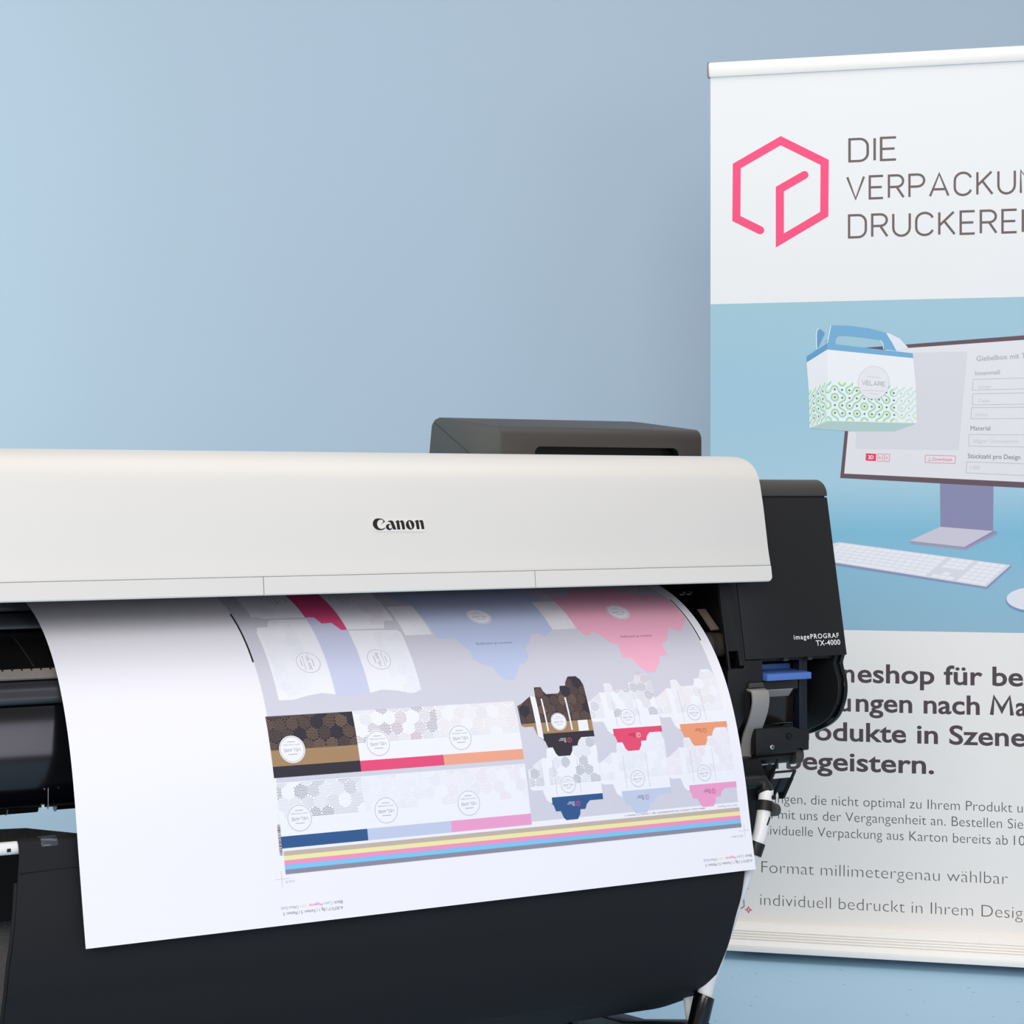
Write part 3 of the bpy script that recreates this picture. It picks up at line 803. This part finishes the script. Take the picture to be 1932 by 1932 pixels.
b = MB(); b.tube([(CL + (CR - CL) * i / 60, cloth_at(.572) + .0009 * sin(i * .6) - .0003, .572 + .0012 * sin(i * .35)) for i in range(61)], .0007, 6); bpart(b, 'hem_seam', M['seam'], clo)
b = MB(); b.tube([(CL - .0012 - min(.018, max(0, .59 - z) * .13), cloth_at(z) + .004, z) for z in [.560 - .02 * i for i in range(17)]], .003, 8); bpart(b, 'side_hem', M['cloth'], clo)
# felt back of the basket
b = MB()
bk = [(-.45, .577), (-.03, .578), (.02, .576), (.10, .561), (.30, .545), (1.03, .545), (1.03, .19), (-.45, .19)]
b.extrude(bk, lambda u, z, t: (u, .345 + (.577 - z) * .12 + t, z), 0, .004)
bpart(b, 'basket_back', M['felt'], label='fuzzy black felt back panel')
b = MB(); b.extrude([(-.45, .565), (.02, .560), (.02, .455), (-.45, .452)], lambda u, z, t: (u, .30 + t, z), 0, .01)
bpart(b, 'dark_void_sheet', M['seam'])  # added dark sheet, its black colour stands in for the shaded void below the rod
# front rod and arms
b = MB(); b.tube([(-.40, .0545, .6026), (1.060, .0545, .6026)], .0085, 24); rod = bpart(b, 'front_rod', M['tube'], label='white tube along the front edge')
b = MB(); b.box(-.0880, -.0830, .0456, .0475, .5993, .6036); bpart(b, 'slot', M['black2'], rod)
b = MB()
clipc = [(.0545 + .0112 * cos(radians(a)), .6027 + .0112 * sin(radians(a))) for a in range(40, 231, 10)] + [(.0415, .5835), (.0430, .5835)]
clipc += [(.0545 + .0098 * cos(radians(a)), .6027 + .0098 * sin(radians(a))) for a in range(230, 39, -10)]
b.prism(clipc, -.044, -.022); bpart(b, 'rod_clip', M['clear'], bevel=.0005, label='smoky clear clip')
ARM = [(1.117, .0445, .586), (1.116, .044, .584), (1.105, .036, .55), (1.096, .033, .522), (1.087, .033, .504), (1.081, .034, .486), (1.074, .037, .463), (1.069, .042, .441), (1.0635, .047, .421), (1.060, .053, .40), (1.057, .084, .335), (1.057, .112, .288), (1.0545, .119, .270), (1.052, .122, .251), (1.046, .122, .23)]
ARM = catmull(ARM, 4)
def on_arm(z):
    for p, q in zip(ARM, ARM[1:]):
        if q[2] <= z <= p[2]:
            t = (p[2] - z) / ((p[2] - q[2]) or 1)
            return tuple(x + (y - x) * t for x, y in zip(p, q))
def arm_r(z):
    return .0115 if z > .50 else (.0085 + .0045 * max(0, (.34 - z) / .06) if z < .34 else .0085 + .003 * max(0, (z - .47) / .03))
for s in (0, 1):
    path = [p if s == 0 else (-.30 - (p[0] - 1.06), p[1], p[2]) for p in ARM]
    b = MB(); b.tube(path, [min(.0128, arm_r(p[2])) for p in path], 20); am = bpart(b, 'side_arm', M['tube'], label='white curved side tube')
    x = 1 if s == 0 else -1
    o = 0 if s == 0 else .76
    uu = lambda u: u if s == 0 else -.30 - (u - 1.06)
    b = MB(); b.tube([(uu(1.053), .1225, .255), (uu(1.0518), .1225, .2525), (uu(1.0435), .123, .222), (uu(1.036), .124, .195)], [.0165, .0172, .0168, .0165], 24); bpart(b, 'socket', M['gloss'], am)
    b = MB(); b.prism([(.105, .212), (.14, .212), (.30, .175), (.466, .160), (.466, .12), (.105, .135)], uu(1.04) - .03, uu(1.04) + .018); bpart(b, 'support_bar', M['black'], am, bevel=.004)
    b = MB(); b.tube([(uu(1.053), .16, .20), (uu(1.053), .175, .262)], .008, 16); bpart(b, 'stub', M['tube'], am)
b = MB(); b.tube([(1.03, .0545, .6026), (1.10, .0545, .6026), (1.114, .0535, .602), (1.117, .050, .592), (1.1165, .045, .584)], [.0095, .0105, .0125, .0130, .0130], 20); bpart(b, 'arm_joint', M['black'], label='black elbow joint')
b = MB(); b.tube([on_arm(.572), on_arm(.557)], [.0135, .0145], 24); bpart(b, 'arm_collar', M['black'], label='black collar')
b = MB(); p = on_arm(.561); b.tube([(p[0] + .004, p[1] - .010, p[2]), (p[0] + .018, p[1] - .006, p[2] - .002)], [.011, .010], 20); bpart(b, 'clamp_knob', M['charcoal'])
b = MB(); b.tube([on_arm(.511), on_arm(.492)], [.0135, .0135], 24); bpart(b, 'arm_collar', M['black'])
b = MB(); p = on_arm(.579); b.tube([(p[0] + .006, p[1] - .007, p[2]), (p[0] + .007, p[1] - .014, p[2])], .0035, 16); bpart(b, 'screw', M['black2'])
b = MB(); p = on_arm(.550); q = on_arm(.538); b.tube([(p[0] + .004, p[1] - .011, p[2]), (q[0] + .001, q[1] - .0115, q[2])], .0014, 8); bpart(b, 'slot_mark', M['black2'])
# hinge bracket and the two slotted hooks
b = MB()
b.plate([(1.075, .628), (1.160, .628), (1.172, .600), (1.170, .575), (1.167, .553), (1.166, .52), (1.161, .495), (1.152, .478), (1.09, .470), (1.06, .55)], .118, .165)
bpart(b, 'hinge_bracket', M['black2'], bevel=.003)
def hook(u0, u1, zt, zb, lean, d0, name):
    """tilted plate with a slot and three ribs under it"""
    P = lambda a, h, t: (u0 + (u1 - u0) * a - lean * (1 - h), d0 + .012 * (1 - h) + t, zb + (zt - zb) * h)
    b = MB()
    b.extrude([(.04, 1), (.0, .93), (0, 0), (.10, 0), (.10, .90), (.9, .90), (.9, 0), (1, 0), (1, .93), (.96, 1)], P, 0, .004)
    b.extrude([(.10, 0), (.10, .64), (.9, .64), (.9, 0)], P, .002, .006)
    h = bpart(b, name, M['black'], bevel=.0007, label='black slotted hook')
    for a in (.0, .46, .92):
        b = MB(); b.extrude([(0, .62), (0, -.30), (.008, -.34), (.022, .0), (.024, .5)],
                            lambda t0, hh, t: tuple(x + y for x, y in zip(P(a + t, hh, 0), (0, t0, 0))), 0, .09)
        bpart(b, 'rib', M['black2'], h)
hook(1.155, 1.203, .628, .592, .012, .118, 'cable_hook')
hook(1.168, 1.215, .609, .572, .011, .092, 'cable_hook')

# ------------------------------------------------------------------ printed sheet
PD = [14.891358593691107, -29.820008656379002, 18.92207687361494, -3.0329858969886714, 0.02829307821811626, 0.2426124480774513, 0.0002296606910180551]
PZ = [1.7303440425342327, 4.5168550689526885, -8.626331642155368, 3.2090266942273566, -0.44590366545403076, 0.9940818762260369, 0.4752570667468624]
PW, PL = 1066.7, 630.0
def pv_(c, x):
    r = 0
    for k in c: r = r * x + k
    return r
def dv_(c, x):
    n = len(c) - 1; r = 0
    for i, k in enumerate(c[:-1]): r = r * x + k * (n - i)
    return r
STEP = 6.0
USTEP = PW / 24
NB = int(PL / STEP)
def sheet_pt(u, v, layer):
    """point of the sheet u mm from its left edge and v mm up from its lower edge"""
    w = v / 1000
    d, z = pv_(PD, w), pv_(PZ, w)
    dd, dz = dv_(PD, w), dv_(PZ, w); l = math.hypot(dd, dz)
    d += (u / PW - .5) * .008 * max(0, (.60 - z) / .125)
    o = layer * .00005 + (.00005 if layer else 0)
    return (u / 1000, d - dz / l * o, z + dd / l * o), (0, -dz / l, dd / l)
class Sheet:
    def __init__(self):
        self.v = []; self.n = []; self.f = []; self.m = []; self.mats = []
    def mi(self, m):
        if m not in self.mats: self.mats.append(m)
        return self.mats.index(m)
    def raw(self, pts, faces, m, layer):
        n = len(self.v); k = self.mi(m)
        for u, v in pts:
            # stay on the banded surface: interpolate between the band's two rows
            i = min(max(int(v // STEP), 0), NB - 1); t = v / STEP - i
            a, na = row_pt(i, u, layer); c, nc = row_pt(i + 1, u, layer)
            self.v.append(tuple(x + (y - x) * t for x, y in zip(a, c)))
            self.n.append(tuple(x + (y - x) * t for x, y in zip(na, nc)))
        for f in faces:
            self.f.append([n + i for i in f]); self.m.append(k)
    def poly(self, pts, m, layer):
        """polygon cut along the bands so that it follows the bend of the sheet"""
        self.c = getattr(self, 'c', 0) + 1; layer = round(layer + .05 * (self.c % 6), 2)   # strokes that cross never coincide
        tris = tessellate_polygon([[Vector((x, y, 0)) for x, y in pts]]) if len(pts) > 3 else [(0, 1, 2)]
        for t in tris:
            P0 = ccw([pts[i] for i in t])
            u0 = min(p[0] for p in P0); u1 = max(p[0] for p in P0)
            for c in range(int(u0 // USTEP), int(u1 // USTEP) + 1) if u1 - u0 > 25 else (None,):
                P = P0 if c is None else clip(clip(P0, c * USTEP, 1, 0), (c + 1) * USTEP, -1, 0)
                if len(P) < 3: continue
                v0 = min(p[1] for p in P); v1 = max(p[1] for p in P)
                for i in range(max(0, int(v0 // STEP)), min(NB - 1, int(v1 // STEP)) + 1):
                    Q = clip(clip(P, i * STEP, 1), (i + 1) * STEP, -1)
                    if len(Q) >= 3: self.raw(Q, [list(range(len(Q)))], m, layer)
    def line(self, pts, w, m, layer, closed=False):
        for q in stroke(pts, w, closed): self.poly(q, m, layer)
    def dot(self, u, v, r, m, layer):
        self.raw([(u + r * cos(pi / 3 * k), v + r * sin(pi / 3 * k)) for k in range(6)], [list(range(6))], m, layer)
    def text(self, s, cu, cv, capmm, m, layer, rot=180, width=None, align='c', off=0.0):
        V, T = text_tris(s, off); a = min(p[0] for p in V); e = max(p[0] for p in V)
        sy = capmm / CAP; sx = width / (e - a) if width else sy
        x0 = {'c': (a + e) / 2, 'l': a}[align]
        cr, sr = cos(radians(rot)), sin(radians(rot))
        pts = []
        for x, y in V:
            X, Y = (x - x0) * sx, (y - CAP / 2) * sy
            pts.append((cu + X * cr - Y * sr, cv + X * sr + Y * cr))
        self.raw(pts, [list(t) if not flip(pts, t) else list(t)[::-1] for t in T], m, layer)
    def polys(self, polys, fn, m, layer):
        for q in polys: self.poly([fn(*p) for p in q], m, layer)
def flip(P, t):
    (ax, ay), (bx, by), (cx, cy) = P[t[0]], P[t[1]], P[t[2]]
    return (bx - ax) * (cy - ay) - (cx - ax) * (by - ay) < 0
_rows = {}
def row_pt(i, u, layer):
    k = (i, layer)
    if k not in _rows:
        a, n = sheet_pt(0, i * STEP, layer); c, _ = sheet_pt(PW, i * STEP, layer); _rows[k] = (a, c, n)
    a, c, n = _rows[k]; t = u / PW
    return tuple(x + (y - x) * t for x, y in zip(a, c)), n
def clip(P, lim, sgn, ax=1):
    if ax == 0: return [p[::-1] for p in clip([p[::-1] for p in P], lim, sgn)]
    out = []
    for i, p in enumerate(P):
        q = P[(i + 1) % len(P)]
        ip = (p[1] - lim) * sgn >= 0; iq = (q[1] - lim) * sgn >= 0
        if ip: out.append(p)
        if ip != iq:
            t = (lim - p[1]) / (q[1] - p[1]); out.append((p[0] + (q[0] - p[0]) * t, lim))
    return out
def inside(P, x, y):
    c = False; j = len(P) - 1
    for i in range(len(P)):
        if (P[i][1] > y) != (P[j][1] > y) and x < (P[j][0] - P[i][0]) * (y - P[i][1]) / (P[j][1] - P[i][1]) + P[i][0]: c = not c
        j = i
    return c

SH = Sheet()
paper = mat('coated_paper', rgb(244, 242, 248), 0.5, 0.25, noise=0.004, nscale=6)
NUU = 24
for i in range(NB):
    P = []; Fc = []
    for k in range(NUU + 1): P += [(PW * k / NUU, i * STEP), (PW * k / NUU, (i + 1) * STEP - 1e-6)]
    SH.raw(P, [[2 * k, 2 * k + 2, 2 * k + 3, 2 * k + 1] for k in range(NUU)], paper, 0)
g_bg = ink(212, 211, 222); w_ = ink(242, 242, 248); blk_i = ink(58, 54, 62); gold = ink(168, 136, 100)
redI = ink(234, 82, 124); orange = ink(243, 168, 140); navyI = ink(54, 92, 142); lav = ink(196, 206, 230); rose = ink(238, 162, 204)
lines = ink(120, 120, 130); black_i = ink(28, 26, 32); tx = ink(120, 120, 132); tx2 = ink(168, 168, 180)
# grey field
SH.poly([(283, 106), (1048, 106), (1048, 483), (1043, 530), (1043, 628), (283, 628)], g_bg, 1)
# register lines beside it
SH.poly([(281, 373), (283.5, 373), (283.5, 483), (281, 483)], black_i, 2); SH.poly([(1049.5, 376), (1051.6, 376), (1051.6, 484), (1049.5, 484)], black_i, 2)
SH.poly([(276, 290), (283, 290), (283, 372), (276, 372)], paper, 2)
# halftone honeycomb
def dots(polys, pal, layer, seed, levels, blank=.14, org=(0, 0), k=1.0):
    """polys: outline to fill; pal: ink colours; levels: dot radii, one drawn per honeycomb cell"""
    PITCH, ROWH, CELL = 2.55 * k, 2.2 * k, 18.7 * k
    us = [p[0] for p in polys]; vs = [p[1] for p in polys]
    rh = CELL * .866
    cells = {}
    j = 0; v = min(vs) + .9
    while v < max(vs) - .5:
        u = min(us) + 1 + (PITCH / 2 if j % 2 else 0)
        while u < max(us) - .5:
            if inside(polys, u, v):
                # nearest honeycomb cell
                best = None; sec = 1e9
                r = round((v - org[1]) / rh)
                for rr in (r - 1, r, r + 1):
                    c = round((u - org[0]) / CELL - (.5 if rr % 2 else 0))
                    for cc in (c - 1, c, c + 1):
                        x = org[0] + (cc + (.5 if rr % 2 else 0)) * CELL; y = org[1] + rr * rh
                        q = (x - u) ** 2 + (y - v) ** 2
                        if best is None or q < best[0]:
                            if best: sec = min(sec, best[0])
                            best = (q, cc, rr)
                        else: sec = min(sec, q)
                key = best[1:]
                if key not in cells:
                    rd = random.Random(key[0] * 7919 + key[1] * 104729 + seed)
                    cells[key] = (0 if rd.random() < blank else rd.choice(levels), rd.choice(pal))
                rad, m = cells[key]
                if rad and math.sqrt(sec) - math.sqrt(best[0]) > .7: SH.dot(u, v, rad * k, m, layer)
            u += PITCH
        v += ROWH; j += 1
def seal(u, v, r, layer, rot=180, filled=False, s=1.0, ring=lines):
    if filled:
        SH.poly(circle(u, v, r * 1.10, 32), w_, layer)
    SH.line(circle(u, v, r, 36), .45, ring, layer + 1, True)
    cr, sr = cos(radians(rot)), sin(radians(rot))
    def loc(x, y): return (u + x * cr - y * sr, v + x * sr + y * cr)
    pw, wt = mono_word('VELARE', .11, .26, 1.35)
    k = r * 1.46 / wt
    SH.polys(pw, lambda x, y: loc((x - wt / 2) * k, (y - .5) * r * .22 + r * .06), tx, layer + 1)
    SH.text('essence of packaging', *loc(0, -r * .34), r * .12, tx2, layer + 1, rot, r * 1.4)
    for yy, w in ((r * .40, r * .78), (-r * .60, r * .66)):
        SH.line([loc(-w / 2, yy), loc(w / 2, yy)], r * .05, tx2, layer + 1)
def mini_logo(u, v, m1, m2, layer):
    """emblem and name of the print shop, upside down"""
    fn = lambda x, z: (u - (x - 161) * .032, v - (z - 1753) * .032)
    SH.polys(hexlogo(20), fn, m1, layer)
    for k, (word, n) in enumerate((('DIE', 3.6), ('VERPACKUNGS', 12.5), ('DRUCKEREI', 10))):
        pw, wt = mono_word(word, .16, .28); q = 1.6
        SH.polys(pw, lambda x, y: (u - 6 - x / wt * n, v - 2.9 + k * 2.4 + (1 - y) * q), m2, layer)
# the two rows of sleeves
pals = [[ink(200, 160, 116), ink(176, 138, 104)], [ink(104, 76, 92), ink(150, 92, 110), ink(96, 92, 104)], [ink(206, 170, 130), ink(220, 180, 150), ink(176, 158, 150)],
        [ink(54, 68, 84), ink(60, 88, 96)], [ink(176, 184, 204), ink(190, 196, 212)], [ink(226, 168, 182), ink(204, 160, 182)]]
lv_d = [.50, .62, .55, .7]; lv_w = [.44, .56, .70, .82]; lv_s = [.40, .48, .56]
for c in range(3):
    u0, u1 = 280 + 132 * c, 412 + 132 * c
    # upper row
    if c == 0:
        SH.poly([(u0, 198), (u1, 198), (u1, 285), (u0, 285)], blk_i, 4)
        SH.poly([(u0, 213.5), (u1, 213.5), (u1, 236), (u0, 236)], gold, 5)
        dots([(u0, 236.5), (u1, 236.5), (u1, 285), (u0, 285)], pals[0], 5, 11, lv_d, .2, (u0, 240))
    else:
        SH.poly([(u0, 213), (u1, 213), (u1, 286), (u0, 286)], w_, 4)
        SH.poly([(u0, 198), (u1, 198), (u1, 213), (u0, 213)], redI if c == 1 else orange, 4)
        dots([(u0, 238), (u1, 238), (u1, 286), (u0, 286)], pals[c], 5, 11 + c, lv_w if c == 1 else lv_s + [.56], .2, (u0, 240))
    seal(312 + 132 * c, 236, 17.6, 6, 180, True)
    # lower row
    v0, v1 = 102, 118
    a0 = 282 if c == 0 else u0
    SH.poly([(a0 - 1, 118), (u1, 118), (u1, 191), (a0 - 1, 191)], w_, 4)
    SH.poly([(a0, 102), (u1, 102), (u1, 118), (a0, 118)], (navyI, lav, rose)[c], 5)
    dots([(a0, 142), (u1, 142), (u1, 191), (a0, 191)], pals[3 + c], 5, 21 + c, (lv_w, lv_s, lv_s)[c], .2, (u0, 145))
    seal(312 + 132 * c, 141, 17.6, 6, 180, True)
# folding-box blanks
BODY = [(-31, 41), (-29, 56), (-17, 56), (-15, 49), (-11, 44), (10, 44), (14, 48), (16, 56), (26, 56), (28, 62), (35, 71), (49, 71), (55, 65), (58, 56), (57.5, 28), (57.5, -17), (-31, -17)]
FLAP = [(-31, -17), (57.5, -17), (57.5, -26), (34, -26), (28, -31), (25, -38), (16, -38), (15, -45), (10, -52), (-10, -52), (-14, -48), (-18, -38), (-26, -38), (-29, -29), (-33, -25)]
WING = [(-65, -2.5), (-65, 28), (-57, 31), (-40, 42), (-31, 41), (-31, -26), (-35, -24), (-40, -20), (-45, -5), (-60, -5)]
TAB = [(-40, 42), (-31, 41), (-31, -26), (-40, -20)]
def sub_above(P, v):                                 # part of an outline above v
    return clip(P, v, 1)
for row in (1, 0):
    for c in range(3):
        cu, cv = 745.5 + 122.8 * c, 250 - 94.6 * row
        T = lambda P: [(cu + x, cv + y) for x, y in P]
        L = 2 if row else 4
        dk = row == 0 and c == 0
        base = blk_i if dk else w_
        SH.poly(T(BODY), base, L); SH.poly(T(WING), base, L)
        SH.poly(T(FLAP), [[blk_i, ink(232, 82, 116), ink(240, 158, 120)], [navyI, lav, rose]][row][c], L + (0 if row else 0))
        if dk:
            SH.poly(T([(-31, -17), (57.5, -17), (57.5, 0), (-31, 0)]), gold, L + 1)
            SH.poly(T([(-65, 0), (-40, 0), (-40, -20), (-45, -5), (-60, -5), (-65, -2.5), (-65, 0)]), gold, L + 1)
        SH.poly(T(TAB), w_, L + 2)
        pal = pals[3 * row + c]
        lev = lv_d if dk else ([lv_w, lv_w, lv_s + [.56]], [lv_w, lv_s, lv_s])[row][c]
        dots(T(sub_above(BODY, 1)), pal, L + 1, 31 + 3 * row + c, lev, .18, (cu, cv + 6), .84)
        dots(T(sub_above([(-64.6, -2), (-64.6, 28), (-57, 31), (-40, 42), (-40, 0)], 1)), pal, L + 1, 51 + 3 * row + c, lev, .18, (cu, cv + 6), .84)
        for x in (-21, 20.5):
            if dk: SH.line(T([(x - .5, 37), (x, -14)]), 2.6, w_, L + 2)
            else: SH.line(T([(x - .5, 37), (x, -14)]), .38, tx2, L + 2)
        if dk: SH.poly(T([(32, -16.5), (49.5, -16.5), (50, 0), (33, 0)]), w_, L + 2)
        seal(cu, cv, 12.2, L + 2, 180, True)
        li = [[(pink, w_), (w_, ink(150, 40, 80)), (ink(190, 90, 70), ink(170, 90, 70))], [(pink, w_), (ink(200, 80, 140), navyI), (ink(190, 50, 110), ink(120, 50, 90))]][row][c]
        mini_logo(cu + 13, cv - 29, li[0], li[1], L + 2)
# sleeves and large blanks higher up the sheet
SH.poly([(310, 444), (326, 444), (329, 452), (333, 460), (340, 462), (394, 461), (393, 312), (385, 314), (372, 316), (350, 313), (328, 308), (305, 308), (305, 431)], w_, 2)
SH.poly([(447, 429), (526, 426), (531, 421), (529, 313), (520, 309), (511, 308), (492, 313), (467, 316), (447, 312)], w_, 2)
SH.poly([(393.5, 463), (408, 463), (448, 431), (447, 312), (424, 309.5), (400, 309), (393, 312)], ink(206, 210, 234), 2)
SH.poly([(393, 628), (446, 628), (447.5, 431), (438, 431), (429, 449), (413, 448), (407, 465), (396, 466), (393, 466)], ink(232, 84, 136), 3)
SH.poly([(311, 628), (392, 628), (393, 466), (327, 466), (320, 471), (311, 471)], w_, 3)
SH.poly([(447, 628), (534, 628), (531, 450), (514, 448), (508, 431), (448, 431)], w_, 3)
lightdots = [ink(196, 206, 224), ink(206, 212, 226)]; pinkdots = [ink(226, 160, 184), ink(220, 176, 194)]
dots([(311, 431), (330, 460), (362, 460), (366, 412), (360, 330), (320, 309), (306, 309)], lightdots, 3, 71, lv_s, .25, (320, 330))
dots([(484, 424), (526, 424), (528, 312), (512, 309), (488, 314)], lightdots, 3, 72, lv_s, .25, (500, 330))
dots([(330, 520), (366, 520), (366, 468), (330, 468)], pinkdots, 4, 73, lv_s, .2, (340, 480))
dots([(490, 520), (531, 520), (530, 452), (508, 440), (490, 440)], pinkdots, 4, 74, lv_s, .2, (500, 480))
seal(365, 368, 18, 4, -90, True); seal(477, 368, 18, 4, 90, True)
seal(367, 525, 18, 5, -90, True); seal(474, 521, 18, 5, 90, True)
bigblue = ink(194, 205, 234); bigpink = ink(248, 182, 204)
SH.poly([(556, 628), (556, 520), (578, 491), (586, 405), (603, 401), (613, 403), (623, 387), (631, 375), (629, 360), (640, 352), (647, 347), (657, 345), (664, 329), (674, 321), (687, 320), (695, 330), (704, 345), (717, 349), (727, 362), (726, 374), (741, 393), (749, 405), (761, 406), (770, 398), (791, 413), (800, 490), (815, 508), (800, 528), (791, 560), (791, 628)], bigblue, 2)
SH.poly([(836, 628), (836, 508), (855, 505), (861, 502), (876, 519), (892, 532), (970, 530), (991, 512), (1006, 499), (1020, 507), (1046, 483), (1048, 429), (1027, 401), (1021, 397), (1005, 406), (998, 399), (988, 380), (974, 372), (975, 350), (959, 349), (956, 339), (940, 321), (926, 321), (912, 335), (908, 347), (891, 350), (893, 376), (879, 381), (870, 397), (859, 406), (852, 397), (844, 397), (833, 414)], bigpink, 2)
for u0, m in ((536, lightdots), (790, pinkdots)):
    SH.poly([(u0, 413), (u0 + 44, 413), (u0 + 43, 491), (u0, 490)], w_, 3)
    dots([(u0, 413), (u0 + 44, 413), (u0 + 43, 491), (u0, 490)], m, 4, 80 + u0, lv_s, .15, (u0, 420))
seal(678, 452, 18, 4, 180, True); seal(931, 451, 18, 4, 180, True)
SH.text('essence of packaging', 677, 388, 4.6, ink(132, 134, 160), 4, 180, 62); SH.text('essence of packaging', 934, 390, 4.6, ink(160, 100, 124), 4, 180, 58)
# colour control strips
for k, c in enumerate((ink(196, 182, 168), ink(243, 234, 168), ink(240, 152, 194), ink(128, 200, 240), ink(144, 142, 158))):
    SH.poly([(284, 98 - 6.25 * k), (1049, 97.5 - 6.2 * k), (1049, 91.3 - 6.2 * k), (284, 91.8 - 6.25 * k)], c, 5)
rnd = random.Random(4); v = 93
while v < 134:
    h = rnd.choice((.5, .8, 1.2)); SH.poly([(278, v), (282.4, v), (282.4, v + h), (278, v + h)], blk_i, 5); v += h + rnd.choice((.5, .7, 1.1))
# job notes, printed upside down
for ur_, vv in ((364, 14.5), (1062, 14)):
    SH.text('A:307317 | Bg 1 | Farben: 5 | Platten: 5', ur_, vv, 4.0, tx, 2, 180, 89, 'l')
    for s, x, w, c in (('Black', 0, 13, tx), ('Cyan', 15, 13, ink(130, 190, 220)), ('Magenta', 30, 20, ink(232, 110, 150)), ('Yellow', 52, 13, ink(240, 230, 176)), ('Offset-Gold', 66, 25, tx2)):
        SH.text(s, ur_ - x, vv + 7.5, 4.0, c, 2, 180, w, 'l')
SH.text('12-Jun-25', 296, 56.5, 2.6, tx2, 2, 180, 13, 'l')
SH.text('307317BG1', 1050, 53, 2.6, tx2, 2, 180, 22, 'l')
SH.line([(268, 61), (290, 61)], .35, tx2, 2); SH.line([(278, 50), (278, 72)], .35, tx2, 2)
SH.line([(1042, 61), (1064, 61)], .35, tx2, 2); SH.line([(1054, 50), (1054, 72)], .35, tx2, 2)
SH.text('Black Cyan Magenta', 1045, 101.2, 2.2, tx2, 5, 180, 36, 'l')
SH.text('Offset-Gold | A:307317 DS-ONLINESHOP | Bg 1 | Farben: 5 | Platten: 5', 985, 101.2, 2.2, tx, 5, 180, 147, 'l')
# link the sheet
SO = (PW / 2000, 0.0, 0.4753)
me = bpy.data.meshes.new('printed_sheet')
me.from_pydata([(x - SO[0], y - SO[1], z - SO[2]) for x, y, z in SH.v], [], SH.f)
me.polygons.foreach_set('material_index', SH.m)
me.polygons.foreach_set('use_smooth', [True] * len(SH.f))
for m in SH.mats: me.materials.append(m)
me.update()
me.normals_split_custom_set_from_vertices(SH.n)
sheet = bpy.data.objects.new('printed_sheet', me); COL.objects.link(sheet)
sheet.matrix_world = printer_frame(SO[0], SO[1], SO[2])
tag(sheet, 'long white paper sheet with colourful packaging layouts hanging out of the printer', 'paper sheet')
